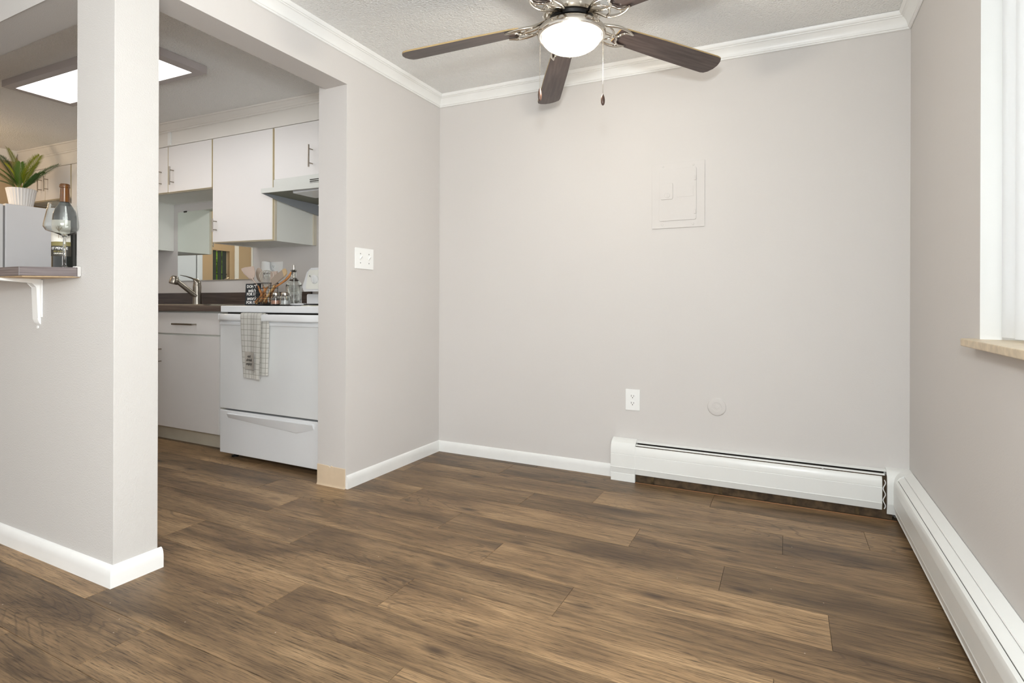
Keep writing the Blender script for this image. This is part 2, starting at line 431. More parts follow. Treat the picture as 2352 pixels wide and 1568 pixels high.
# crown mouldings: profile (d from wall, drop from ceiling)
CRP = [(0, -.0755), (.004, -.0775), (.009, -.0755), (.010, -.070), (.0145, -.068), (.0165, -.063), (.018, -.052), (.024, -.038), (.034, -.027), (.040, -.0245),
       (.041, -.0205), (.046, -.0195), (.050, -.014), (.053, -.006), (.0545, -.0005), (0, -.0005)]
def crown(name, secs):
    bm = bm_new()
    loft(bm, [[(x+nx*d, y+ny*d, 2.445+dd+dz(x)) for d, dd in CRP] for x, y, nx, ny in secs])
    return struct(obj(name, bm, M_trim, ang=25))
crown('trim_1', [(0, 0, 1, -1), (WX, 0, -1, -1)])
crown('trim_2', [(0, -2.0553, 1, -1), (0, 0, 1, -1)])
crown('trim_3', [(WX, -5.0, -1, 0), (WX, 0, -1, -1)])
crown('trim_4', [(-4.9, -2.0553, 0, -1), (0, -2.0553, 1, -1)])

# window with reveal, stone sill and pane
win = struct(bpy.data.objects.new('window_1', None)); COL.objects.link(win); win.location = (WX, -2.0, .9); win['_o'] = (WX, -2.0, .9)
bm = bm_new()
box(bm, WX-.0005, WY1-.004, WZ0, WX+.15, WY1+.0005, WZ1); box(bm, WX-.0005, WY0-.0005, WZ0, WX+.15, WY0+.004, WZ1); box(bm, WX-.0005, WY0, WZ1-.004, WX+.15, WY1, WZ1+.0005)
objs('reveal', bm, M_reveal, win, smooth=False)
bm = bm_new()
for a in (WY1-.045, WY0+.005, (WY0+WY1)/2): box(bm, WX+.105, a, .93, WX+.14, a+.04, WZ1-.004)
for z in (.93, WZ1-.044): box(bm, WX+.105, WY0+.004, z, WX+.14, WY1-.004, z+.04)
objs('window_frame', bm, M_white, win, smooth=False)
bm = bm_new(); box(bm, WX+.12, WY0+.01, .94, WX+.125, WY1-.01, WZ1-.02); obj('pane', bm, M_glass, win, smooth=False)
bm = bm_new(); box(bm, WX-.037, WY0-.10, .888, WX+.15, -1.012, .912, bev=.004)
obj('window_sill', bm, M_travert, win, props={'label': 'tan speckled stone sill'})
# vertical blinds
bl = thing('vertical_blind', (WX+.05, -2.0, .93), 'white vertical blind with closed slats in the right-hand window', 'blind')
bm = bm_new(); box(bm, WX+.03, WY0+.01, WZ1-.05, WX+.075, WY1-.01, WZ1-.006, bev=.003); obj('headrail', bm, M_white, bl)
m, t, b = newmat('blind_vinyl')
b.inputs['Base Color'].default_value = (.92, .93, .94, 1); b.inputs['Roughness'].default_value = .45
tr = nd(t, 'ShaderNodeBsdfTranslucent'); tr.inputs[0].default_value = (.85, .87, .88, 1)
ms = nd(t, 'ShaderNodeMixShader'); ms.inputs[0].default_value = .38
t.links.new(b.outputs[0], ms.inputs[1]); t.links.new(tr.outputs[0], ms.inputs[2]); t.links.new(ms.outputs[0], t.nodes['Material Output'].inputs[0])
M_blind = m
sm_ = None
for k in range(18):
    yc_ = -1.095+.0-.108*k+.045
    if yc_ < WY0+.06: break
    if sm_ is None:
        bm = bm_new(); n = 6; w = .124; pts = []
        for i in range(n+1):
            u = (i/n-.5); pts.append((.006*math.cos(u*math.pi), u*w))
        poly = [(x, y) for x, y in pts]+[(x-.0012, y) for x, y in pts[::-1]]
        prism(bm, poly, 'z', 0, WZ1-.05-.921)
        me = bpy.data.meshes.new('slat'); bmesh.ops.recalc_face_normals(bm, faces=bm.faces); bm.to_mesh(me); bm.free(); me.materials.append(M_blind)
        me.polygons.foreach_set('use_smooth', [True]*len(me.polygons)); me.set_sharp_from_angle(angle=R(30)); sm_ = me
    o = bpy.data.objects.new('slat', sm_); COL.objects.link(o); o.parent = bl
    o.location = (0, yc_+2.0, .921-.93); o.rotation_euler = (0, 0, R(8+random.uniform(-1, 1)))

# ================================================================= HEATERS
def heater_sweep(bm, prof, secs):
    loft(bm, [[(x+nx*d, y+ny*d, z) for d, z in prof] for x, y, nx, ny in secs])
SOLID = [(0, .005), (0, .238), (.006, .2385), (.030, .232), (.052, .222), (.064, .205), (.0695, .185), (.0705, .155), (.0715, .152), (.0715, .085), (.0705, .08), (.062, .045), (.060, .005)]
h1 = thing('baseboard_heater', (1.9, -.035, 0), 'white baseboard heater along the back wall, louvre partly open, dirty gap beneath', 'heater')
bm = bm_new(); heater_sweep(bm, [(0.001, .03), (.001, .2265), (.006, .2285), (.030, .2235), (.0305, .2205), (.006, .2245), (.004, .03)], [(1.375, 0, 0, -1), (2.60, 0, 0, -1)])
obj('back_plate', bm, M_heater, h1, ang=30)
bm = bm_new(); heater_sweep(bm, [(.0545, .2035), (.0605, .199), (.0665, .188), (.0695, .172), (.0700, .157), (.0692, .1555), (.0705, .153), (.0705, .083), (.0722, .080), (.0700, .076), (.062, .047), (.060, .047), (.067, .077), (.067, .156), (.064, .183), (.054, .2005)], [(1.383, 0, 0, -1), (2.5585, 0, 0, -1)])
obj('front_panel', bm, M_heater, h1, ang=22)
bm = bm_new(); heater_sweep(bm, [(.037, .2130), (.0455, .2085), (.0460, .2062), (.037, .2105)], [(1.383, 0, 0, -1), (2.572, 0, 0, -1)])
obj('louvre', bm, M_heater, h1)
bm = bm_new(); box(bm, 1.384, -.0060, .19, 2.572, -.0047, .2235); obj('slot_shade', bm, M_dark, h1, smooth=False)  # thin dark sheet standing in for the shade behind the slot
bm = bm_new(); box(bm, 2.31, -.05, .204, 2.318, -.042, .2135, bev=.001); obj('screw', bm, M_white, h1)
bm = bm_new(); tube(bm, [(1.38, -.032, .11), (2.62, -.032, .11)], .011, 10)
for i in range(95):
    x = 1.42+i*.012; box(bm, x, -.056, .075, x+.0008, -.008, .145)
obj('heating_element', bm, M_dirt, h1, smooth=False)
bm = bm_new()
for x in (1.47, 1.83, 2.18, 2.45): box(bm, x, -.055, .006, x+.018, -.006, .07)
objs('bracket', bm, M_dirt, h1, smooth=False)
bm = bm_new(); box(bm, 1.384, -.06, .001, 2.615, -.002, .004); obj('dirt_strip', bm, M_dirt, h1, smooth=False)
bm = bm_new(); box(bm, 1.384, -.066, .0008, 2.62, -.062, .0045); obj('floor_edge', bm, M_copper, h1, smooth=False)
CAP = [(0, .0), (0, .2335), (.012, .238), (.036, .231), (.055, .219), (.0665, .200), (.0715, .178), (.0722, .157), (.0714, .1555), (.0725, .153), (.0725, .083), (.0742, .080), (.072, .076), (.0655, .046), (.067, .044), (.067, .0005), (.0, .0005)]
CAP = CAP[1:]
bm = bm_new(); heater_sweep(bm, CAP, [(1.243, 0, 0, -1), (1.2445, 0, 0, -1), (1.381, 0, 0, -1), (1.383, 0, 0, -1)])
obj('end_cap', bm, M_heater, h1, ang=22)
# inside corner cover
COR = [(0, .03), (0, .238), (.012, .239), (.036, .233), (.055, .221), (.0665, .204), (.0715, .182), (.0725, .157), (.0725, .083), (.072, .076), (.064, .046), (.060, .03)]
bm = bm_new(); heater_sweep(bm, COR, [(2.578, 0, 0, -1), (WX, 0, -1, -1), (WX, -.115, -1, 0)])
obj('corner_cover', bm, M_heater, h1, ang=25)
bm = bm_new(); tube(bm, [(2.567+.0045*math.sin(k*.75), -.066, .19-.0065*k) for k in range(22)], .0022, 6)
obj('wire', bm, M_white, h1)
bm = bm_new(); box(bm, 1.384, -.050, .0045, 2.60, -.006, .205); obj('shade_dirt_fill', bm, M_shade_dirt, h1, smooth=False)  # solid dark fill: painted shade inside the heater, plus dirt in the gap
h2 = thing('baseboard_heater', (WX-.04, -2.0, 0), 'white baseboard heater running along the right wall under the window', 'heater')
Y0H, Y1H = -4.2, -.10
bm = bm_new(); heater_sweep(bm, [(.001, .02), (.001, .2405), (.004, .243), (.036, .2315), (.0385, .2285), (.036, .2285), (.006, .236), (.004, .02)], [(WX, Y0H, -1, 0), (WX, Y1H, -1, 0)])
obj('back_plate', bm, M_heater, h2, ang=30)
bm = bm_new(); heater_sweep(bm, [(.0375, .2255), (.050, .2195), (.0615, .2085), (.0612, .2055), (.049, .2160), (.0375, .2225)], [(WX, Y0H, -1, 0), (WX, Y1H-.01, -1, 0)])
obj('louvre', bm, M_heater, h2, ang=40)
bm = bm_new(); heater_sweep(bm, [(.0632, .2065), (.0705, .1985), (.0755, .184), (.0775, .165), (.0777, .158), (.0768, .156), (.0755, .09), (.0770, .084), (.0745, .078), (.0700, .052), (.0720, .046), (.0705, .043), (.0675, .045), (.070, .08), (.073, .16), (.069, .193), (.0622, .2040)], [(WX, Y0H, -1, 0), (WX, Y1H-.012, -1, 0)])
obj('front_panel', bm, M_heater, h2, ang=22)
bm = bm_new(); tube(bm, [(WX-.034, Y0H, .11), (WX-.034, Y1H-.02, .11)], .011, 8); box(bm, WX-.055, Y0H, .07, WX-.01, Y1H-.02, .15)
obj('heating_element', bm, M_dirt, h2, smooth=False)

# ================================================================= WALL FITTINGS
# breaker panel, painted over
pb = thing('breaker_panel', (1.605, 0, 1.44), 'electrical breaker panel cover painted over in the wall colour on the back wall', 'electrical panel')
bm = bm_new(); box(bm, 1.461, -.0065, 1.446, 1.748, 0, 1.812, bev=.0012); obj('cover_plate', bm, M_wall, pb)
def rrect(x0, z0, x1, z1, r, n=4):
    P = []
    for cx, cz, a0 in ((x1-r, z1-r, 0), (x0+r, z1-r, 90), (x0+r, z0+r, 180), (x1-r, z0+r, 270)):
        for i in range(n+1):
            a = R(a0+90*i/n); P.append((cx+r*math.cos(a), cz+r*math.sin(a)))
    return P
bm = bm_new(); prism(bm, rrect(1.503, 1.487, 1.704, 1.777, .008), 'y', -.0060, -.0115, bev=.0010); obj('door', bm, M_wall, pb)
dr = pb.children[-1]
bm = bm_new(); prism(bm, rrect(1.513, 1.607, 1.578, 1.697, .006), 'y', -.0110, -.0165, bev=.0010); lt = obj('latch', bm, M_wall, pb)
bm = bm_new(); lathe(bm, [(.014, 0), (.014, .003), (.010, .0045)], (1.548, -.0162, 1.629), 16, Matrix.Rotation(R(90), 3, 'X')); box(bm, 1.546, -.0235, 1.620, 1.550, -.020, 1.638); obj('latch_knob', bm, M_wall, lt)
bm = bm_new(); box(bm, 1.601, -.0128, 1.616, 1.689, -.0113, 1.672, bev=.0004); obj('label_plate', bm, M_wall, pb)
for z in (1.715, 1.530):
    bm = bm_new(); box(bm, 1.693, -.0165, z-.012, 1.704, -.010, z+.012, bev=.001); obj('hinge', bm, M_wall, pb)
for x, z in ((1.522, 1.795), (1.688, 1.791), (1.519, 1.466), (1.687, 1.463)):
    bm = bm_new(); lathe(bm, [(.0062, 0), (.0062, .0015), (.004, .003)], (x, -.0063, z), 12, Matrix.Rotation(R(90), 3, 'X')); obj('screw', bm, M_wall, pb)
# wall outlet
def outlet(name, x0, z0, x1, z1, label):
    t_ = thing(name, ((x0+x1)/2, 0, z0), label, 'outlet')
    bm = bm_new(); box(bm, x0, -.006, z0, x1, 0, z1, bev=.002); obj('cover_plate', bm, M_white, t_)
    cx = (x0+x1)/2; h = (z1-z0)
    for dzv in (.165, -.165):
        cz = (z0+z1)/2+dzv*h
        bm = bm_new(); prism(bm, rrect(cx-.0165, cz-.014, cx+.0165, cz+.014, .007), 'y', -.006, -.0085); s_ = obj('socket', bm, M_white, t_)
        bm = bm_new(); box(bm, cx-.0085, -.0089, cz-.002, cx-.0062, -.0083, cz+.008); box(bm, cx+.0055, -.0089, cz-.001, cx+.0078, -.0083, cz+.007)
        lathe(bm, [(.0028, 0), (.0028, .0006)], (cx, -.0083, cz-.0075), 8, Matrix.Rotation(R(90), 3, 'X')); objs('socket_slots', bm, M_dark, s_, smooth=False)
    return t_
outlet('wall_outlet', 1.311, .400, 1.395, .522, 'white duplex wall outlet low on the back wall, left of the round blank plate')
# round cap
bm = bm_new(); lathe(bm, [(.0485, 0), (.0485, .003), (.045, .0065), (.036, .0085), (.024, .0085), (.022, .0075), (.012, .0075), (.010, .0085), (.0, .0085)][:-1], (1.814, 0, .4595), 40, Matrix.Rotation(R(90), 3, 'X'))
tag(obj('blank_plate', bm, M_wall, ang=20), 'round blank plate painted in the wall colour, low on the back wall', 'wall plate')
# light switch
sw = thing('light_switch', (0, -.757, 1.21), 'white two-gang toggle light switch on the wall stub', 'light switch')
bm = bm_new(); box(bm, 0, -.832, 1.2105, .006, -.6825, 1.3285, bev=.002); obj('cover_plate', bm, M_white, sw)
for y, s_ in ((-.792, 1), (-.722, 1)):
    bm = bm_new(); box(bm, .0055, y-.006, 1.256, .0066, y+.006, 1.284); obj('toggle_slot', bm, M_trim, sw, smooth=False)
    bm = bm_new(); loft(bm, [[(.006, y-.004, 1.263), (.006, y+.004, 1.263), (.006, y+.004, 1.277), (.006, y-.004, 1.277)], [(.020, y-.0032, 1.279), (.020, y+.0032, 1.279), (.0175, y+.0032, 1.286), (.0175, y-.0032, 1.286)]]); obj('toggle', bm, M_white, sw)
    for z in (1.244, 1.296):
        bm = bm_new(); lathe(bm, [(.0034, 0), (.0034, .001)], (.006, y, z), 10, Matrix.Rotation(R(90), 3, 'Y')); obj('screw', bm, M_inkm, sw)

# ================================================================= CEILING FAN
FC = Vector((1.317, -.937, 0)); FA = 48.27
fan = thing('ceiling_fan', (FC.x, FC.y, 2.42), 'five-blade ceiling fan with walnut blades, nickel body and a lit opal globe', 'ceiling fan')
def Rz(a): return Matrix.Rotation(a, 4, 'Z')
bm = bm_new(); lathe(bm, [(.075, 2.426), (.078, 2.385), (.075, 2.37), (.11, 2.36), (.122, 2.345), (.124, 2.275), (.121, 2.253), (.110, 2.244)], FC, 48); obj('motor_housing', bm, M_chrome, fan, ang=30)
for i in range(14):
    a = R(360/14*i); bm = bm_new(); c = FC+Vector((.1205*math.cos(a),  .1205*math.sin(a), 2.256)); bmesh.ops.create_icosphere(bm, subdivisions=1, radius=.006, matrix=Matrix.Translation(c)); obj('vent_hole', bm, M_cream, fan)
bm = bm_new(); lathe(bm, [(.105, 2.255), (.096, 2.243), (.090, 2.234), (.07, 2.230), (.06, 2.226)], FC, 40); obj('rotor', bm, M_black, fan)
bm = bm_new(); lathe(bm, [(.05, 2.231), (.080, 2.229), (.094, 2.224), (.102, 2.218), (.120, 2.211), (.137, 2.202), (.1465, 2.191), (.1485, 2.178), (.1445, 2.169), (.1370, 2.167), (.132, 2.172), (.06, 2.175)], FC, 56); obj('light_kit', bm, M_chrome, fan, ang=40)
mg, tg, bg_ = newmat('opal_globe_lit'); bg_.inputs['Base Color'].default_value = (.9, .88, .82, 1); bg_.inputs['Emission Color'].default_value = (1, .93, .80, 1); bg_.inputs['Emission Strength'].default_value = 1.9; bg_.inputs['Roughness'].default_value = .25
bm = bm_new(); lathe(bm, [(.129, 2.175), (.1285, 2.163), (.123, 2.149), (.111, 2.136), (.092, 2.1235), (.067, 2.114), (.038, 2.1085), (.012, 2.107)], FC, 48); obj('glass_globe', bm, mg, fan, ang=80)
light('fan_bulb', 'POINT', (FC.x, FC.y, 2.06), 10.0, (1, .90, .76), .06)
def blade_local(r):   # z of blade plane at radius r
    return 2.222-.088*(r-.2)
for i in range(5):
    a = R(FA+72*i); M4 = Matrix.Translation(FC) @ Rz(a)
    pitch = R(-10)
    # outline in local (r, w)
    out = []
    r0, r1 = .226, .785
    out += [(r0, -.045), (.25, -.052), (.45, -.060), (.70, -.064), (.745, -.0645), (.765, -.060)]
    out += [(.778, -.040), (.786, -.012), (.785, .018), (.775, .045), (.762, .060), (.745, .0645)]
    out += [(.70, .064), (.45, .060), (.25, .052), (r0, .045)]
    def mpl(r, w, t):
        return Vector((r, w*math.cos(pitch)-t*math.sin(pitch), blade_local(r)+w*math.sin(pitch)+t*math.cos(pitch)-2.42))
    def mp3(r, w, t):
        p = Vector((r, w*math.cos(pitch)-t*math.sin(pitch), blade_local(r)+w*math.sin(pitch)+t*math.cos(pitch)))
        return M4 @ p
    bm = bm_new()
    top = [bm.verts.new(mpl(r, w, .0035)) for r, w in out]; bot = [bm.verts.new(mpl(r, w, -.0035)) for r, w in out]
    bm.faces.new(top); bm.faces.new(bot[::-1])
    fan['_o'] = (0, 0, 0); bl_ = obj('blade', bm, M_blade, fan, smooth=False); bl_.rotation_euler = (0, 0, a)
    bm = bm_new(); n = len(out)
    top = [bm.verts.new(mpl(r, w, .0034)) for r, w in out]; bot = [bm.verts.new(mpl(r, w, -.0034)) for r, w in out]
    for k in range(n): bm.faces.new((top[k], top[(k+1) % n], bot[(k+1) % n], bot[k]))
    obj('edge_band', bm, M_bladeedge, bl_, smooth=False); fan['_o'] = (FC.x, FC.y, 2.42)
    # scrolled blade iron under the blade
    def q(r, w, t): return mp3(r, w, t)
    def cr(P, n=6):
        P = [Vector(p) for p in P]; Q = [P[0]*2-P[1]]+P+[P[-1]*2-P[-2]]; O = []
        for k_ in range(1, len(Q)-2):
            for j_ in range(n):
                u_ = j_/n; a_, b_, c_, d_ = Q[k_-1:k_+3]
                O.append(.5*((2*b_)+(c_-a_)*u_+(2*a_-5*b_+4*c_-d_)*u_*u_+(3*b_-a_-3*c_+d_)*u_**3))
        return O+[P[-1]]
    def tb(P, r_a, r_m, r_b):
        C_ = cr(P); N_ = len(C_); tube(bm, C_, [r_a+(r_m-r_a)*(k_/(N_*.5)) if k_ < N_/2 else r_m+(r_b-r_m)*((k_-N_/2)/(N_*.5)) for k_ in range(N_)], 8)
    bm = bm_new()
    root = M4 @ Vector((.088, 0, 2.244))
    for s_ in (-1, 1):
        tb([root, M4 @ Vector((.118, s_*.016, 2.238)), q(.160, s_*.046, -.007), q(.205, s_*.060, -.011), q(.25, s_*.056, -.012), q(.288, s_*.040, -.010)], .008, .0075, .0045)   # outer wing edge
        tb([q(.288, s_*.040, -.010), q(.255, s_*.040, -.012), q(.236, s_*.026, -.012), q(.232, s_*.012, -.012), q(.222, 0, -.011)], .0045, .0055, .005)   # scalloped inner edge
        tb([q(.165, s_*.044, -.008), q(.190, s_*.030, -.011), q(.205, s_*.012, -.011), q(.222, 0, -.011)], .0045, .0045, .0045)
    tb([root, M4 @ Vector((.13, 0, 2.234)), q(.17, 0, -.007), q(.222, 0, -.011)], .010, .008, .006)
    obj('blade_iron', bm, M_chrome, fan, ang=70)
    for (rr, ww) in ((.205, 0), (.242, .040), (.242, -.040)):
        bm = bm_new(); bmesh.ops.create_icosphere(bm, subdivisions=2, radius=.005, matrix=Matrix.Translation(q(rr, ww, -.016)))
        obj('screw', bm, M_chrome, fan)
for (x, y, zt, zb_, zp) in ((1.173, -.945, 2.197, 1.968, 1.914), (1.4615, -.945, 2.186, 1.893, 1.848)):
    bm = bm_new(); n = int((zt-zb_)/.0048)
    tube(bm, [(x, y, zt), (x, y, zb_)], .0007, 5)
    for k in range(n): box(bm, x-.0011, y-.0011, zt-.0048*k-.0011, x+.0011, y+.0011, zt-.0048*k+.0011)
    ch = obj('pull_chain', bm, M_chrome, fan)
    L_ = zb_-zp
    bm = bm_new(); lathe(bm, [(.002, zb_+.003), (.0055, zb_-.003), (.0088, zb_-.25*L_), (.0108, zb_-.5*L_), (.0100, zb_-.75*L_), (.0065, zp+.003), (.002, zp)], (x, y, 0), 16, sx=.8); obj('chain_pull', bm, mat('pull_walnut', (.075, .04, .028), .3, coat=.3), ch)

# ================================================================= KITCHEN UPPERS (run is a little out of level)
def ku(v): v.co.z += -.0165*(v.co.x+.741)
YF = -.40; TD = .018
def bar_handle(x, z0, z1, y, parent, horiz=False, sq=False):
    bm = bm_new(); out = .036
    if not horiz:
        tube(bm, [(x, y-out, z0), (x, y-out, z1)], .0055, 10)
        for z in (z0+.18*(z1-z0), z1-.18*(z1-z0)): tube(bm, [(x, y, z), (x, y-out, z)], .004, 8)
    else:
        box(bm, x-z0/2, y-out, z1-.006, x+z0/2, y-out+.008, z1+.006, bev=.001)
        for s_ in (-1, 1): box(bm, x+s_*(z0/2-.004)-.004, y-out+.004, z1-.005, x+s_*(z0/2-.004)+.004, y, z1+.005)
    return bm
def upper(name, x0, x1, zb, zt, label, doors, group=None, lower_frame=0.02):
    """doors: list of (x0,x1,handle_x,handle_z0,handle_z1)"""
    t_ = thing(name, ((x0+x1)/2, -.2, zb), label, 'cabinet', group)
    bm = bm_new()
    box(bm, x0, YF+TD+.0165, zb, x0+.016, -.0005, zt); box(bm, x1-.016, YF+TD+.0165, zb, x1, -.0005, zt)
    box(bm, x0+.001, YF+TD+.001, zb+.004, x1-.001, -.002, zb+.018); box(bm, x0+.001, -.012, zb+.002, x1-.001, -.0008, zt-.002); box(bm, x0+.001, YF+TD+.001, zt-.016, x1-.001, -.002, zt-.001)
    obj('carcass', bm, M_cabside, t_, smooth=False, fix=ku)
    bm = bm_new(); n0 = YF+TD
    box(bm, x0-.0004, n0-.002, zb-.0004, x1+.0004, n0+.016, zb+.03); box(bm, x0-.0004, n0-.002, zt-.03, x1+.0004, n0+.016, zt)
    xs = [x0+.012]+[d[1] for d in doors[:-1]]+[x1-.012]
    for x in xs: box(bm, max(x0-.0004, x-.014), n0-.0018, zb+.0299, min(x1+.0004, x+.014), n0+.0158, zt-.0299)
    obj('face_frame', bm, M_edge2, t_, smooth=False, fix=ku)
    for (a, b_, hx, h0, h1_) in doors:
        bm = bm_new(); box(bm, a+.003, YF, zb+.008, b_-.003, n0-.002, zt-.004, bev=.0012)
        d = obj('door', bm, M_cab, t_, fix=ku)
        bm = bm_new()
        for (p, q_) in ((a, a+.0032), (b_-.0032, b_)): box(bm, p, YF+.002, zb+.008, q_, n0-.002, zt-.004)
        box(bm, a+.0034, YF+.0015, zb+.0045, b_-.0034, n0-.002, zb+.0078)
        objs('edge_band', bm, M_edge, d, smooth=False, fix=ku)
        if hx is not None:
            obj('handle', bar_handle(hx, h0, h1_, YF, None), M_nickel, d, fix=ku)
    return t_
def zr(z, x): return z+.0165*(x+.741)      # measured z back to reference frame
upper('wall_cabinet', -1.168, -.218, 1.893, 2.277, 'white two-door cabinet above the range hood', [(-1.160, -.695, -.781, 1.952, 2.104), (-.691, -.226, -.60, 1.952, 2.104)])
upper('wall_cabinet', -1.850, -1.170, 1.463, 2.277, 'tall white single-door cabinet between the mirror recess and the range hood', [(-1.845, -1.176, -1.795, 1.545, 1.647)])
upper('wall_cabinet', -2.975, -1.852, 1.893, 2.277, 'short white two-door cabinet over the mirror', [(-2.970, -2.414, -2.500, 1.949, 2.098), (-2.410, -1.857, -2.335, 1.949, 2.098)])
upper('wall_cabinet', -3.915, -2.977, 1.463, 2.277, 'tall white cabinet left of the mirror, mostly hidden by the column', [(-3.905, -2.982, -3.02, 1.545, 1.647)])
upper('wall_cabinet', -4.86, -3.917, 1.957, 2.277, 'short white two-door cabinet above the fridge, behind the potted palm', [(-4.855, -4.392, -4.455, 2.043, 2.19), (-4.388, -3.925, -4.335, 2.043, 2.19)])
bm = bm_new(); box(bm, -1.1695, -.030, 1.463, -1.158, -.001, 1.80); struct(obj('trim_10', bm, M_edge2, smooth=False, fix=ku))
# plain fascia panel over the cabinets, with battens, and kitchen crown
bm = bm_new(); box(bm, -4.9, YF+.004, 2.279, -.212, -.001, 2.404); struct(obj('trim_5', bm, M_soffit, smooth=False, fix=ku))
bm = bm_new()
for x in (-2.395, -4.86): box(bm, x-.018, YF-.004, 2.284, x+.018, YF+.004, 2.392, bev=.001)
struct(obj('trim_6', bm, M_trim, fix=ku))
bm = bm_new(); secs = []
for x in (-4.9, -.212):
    zb_ = 2.392-.0165*(x+.741); zt_ = kz(x)-.0005
    P_ = [(0, 0), (.006, -.002), (.011, .002), (.012, .010), (.018, .013), (.020, .022)]
    sec = [(x, YF+.004-d, zb_+h) for d, h in P_]+[(x, YF+.004-.045, zt_-.012), (x, YF+.004-.056, zt_-.008), (x, YF+.004-.058, zt_), (x, YF+.004, zt_)]
    secs.append(sec)
loft(bm, secs); struct(obj('trim_7', bm, M_soffit, ang=30))
bm = bm_new()
loft(bm, [[(x+.0, -4.9*0+y, z) for x, y, z in s] for s in ([(-4.9, -1.9, kz(-4.9)-.10), (-4.84, -1.9, kz(-4.9)-.01), (-4.83, -1.9, kz(-4.9)), (-4.9, -1.9, kz(-4.9))], [(-4.9, -.44, kz(-4.9)-.10), (-4.84, -.44, kz(-4.9)-.01), (-4.83, -.44, kz(-4.9)), (-4.9, -.44, kz(-4.9))])])
struct(obj('trim_8', bm, M_soffit))

# range hood
hd = thing('range_hood', (-.7, -.3, 1.75), 'white under-cabinet range hood above the stove', 'range hood')
HX0, HX1, HYF = -1.098, -.22, -.56
bm = bm_new()
box(bm, -1.160, -.405, 1.80, -.225, -.001, 1.905)
obj('hood_body', bm, M_hood, hd, smooth=False)
bm = bm_new()   # sloped canopy top + front lip, open beneath
loft(bm, [[(HX0, HYF, 1.776), (HX0, HYF, 1.806), (HX0-.03, -.40, 1.835), (HX0-.03, -.012, 1.835), (HX0-.03, -.012, 1.776), (HX0-.03, -.024, 1.776), (HX0-.03, -.024, 1.826), (HX0-.03, -.40, 1.826), (HX0, HYF+.012, 1.798), (HX0, HYF+.012, 1.776)],
          [(HX1, HYF, 1.758), (HX1, HYF, 1.796), (HX1, -.40, 1.825), (HX1, -.012, 1.825), (HX1, -.012, 1.758), (HX1, -.024, 1.758), (HX1, -.024, 1.816), (HX1, -.40, 1.816), (HX1, HYF+.012, 1.788), (HX1, HYF+.012, 1.758)]])
obj('canopy', bm, M_hood, hd, ang=20)
bm = bm_new()
loft(bm, [[(HX0-.001, HYF+.0005, 1.7765), (HX0-.001, HYF+.0005, 1.8055), (HX0-.031, -.40, 1.8345), (HX0-.031, -.013, 1.8345), (HX0-.031, -.013, 1.70), (HX0-.031, -.40, 1.755)],
          [(HX0+.006, HYF+.0005, 1.7765), (HX0+.006, HYF+.0005, 1.8055), (HX0-.024, -.40, 1.8345), (HX0-.024, -.013, 1.8345), (HX0-.024, -.013, 1.70), (HX0-.024, -.40, 1.755)]])
obj('side_panel', bm, M_hoodin, hd, ang=20)
bm = bm_new(); box(bm, -1.118, -.53, 1.785, -.23, -.03, 1.795); obj('filter_pan', bm, M_pan, hd, smooth=False)
bm = bm_new(); box(bm, -.86, -.50, 1.765, -.30, -.30, 1.79, bev=.004); obj('lamp_lens', bm, M_enamel, hd)
for k in range(3):
    bm = bm_new(); box(bm, -.80, -.407, 1.843+k*.012, -.69, -.4045, 1.849+k*.012); obj('vent_slot', bm, M_dark, hd, smooth=False, fix=ku)

# mirror
mi_ = thing('wall_mirror', (-2.4, 0, 1.22), 'frameless rectangular mirror on the kitchen wall behind the faucet', 'mirror')
bm = bm_new(); box(bm, -2.908, -.006, 1.222, -1.887, -.0005, 1.855); obj('mirror_glass', bm, M_mirror, mi_, smooth=False)
bm = bm_new(); box(bm, -2.91, -.008, 1.215, -1.885, -.0005, 1.2225); obj('bottom_channel', bm, M_steel, mi_, smooth=False)
for x in (-2.80, -2.0):
    bm = bm_new(); box(bm, x-.02, -.009, 1.849, x+.02, -.0005, 1.862); objs('mirror_clip', bm, M_dark, mi_, smooth=False)

# kitchen outlet + plug-in air freshener
outlet('wall_outlet', -1.735, 1.245, -1.532, 1.357, 'white outlet plate on the kitchen wall behind the utensil basket')
af = thing('air_freshener', (-1.69, -.03, 1.22), 'white plug-in air freshener in the kitchen outlet behind the whisk', 'air freshener')
bm = bm_new(); loft(bm, [[(-1.69+math.cos(a)*rx, -.038+math.sin(a)*.028, z) for a in [2*math.pi*k/16 for k in range(16)]] for z, rx in ((1.268, .058), (1.285, .056), (1.31, .045), (1.345, .043), (1.356, .040), (1.360, .032))])
obj('shell', bm, M_white, af)
bm = bm_new(); lathe(bm, [(.026, 1.215), (.030, 1.22), (.032, 1.262), (.02, 1.27)], (-1.665, -.038, 0), 16); obj('oil_vial', bm, M_glass, af)
bm = bm_new(); lathe(bm, [(.008, 0), (.008, .004)], (-1.718, -.064, 1.283), 10, Matrix.Rotation(R(90), 3, 'X')); obj('dial', bm, M_inkm, af)

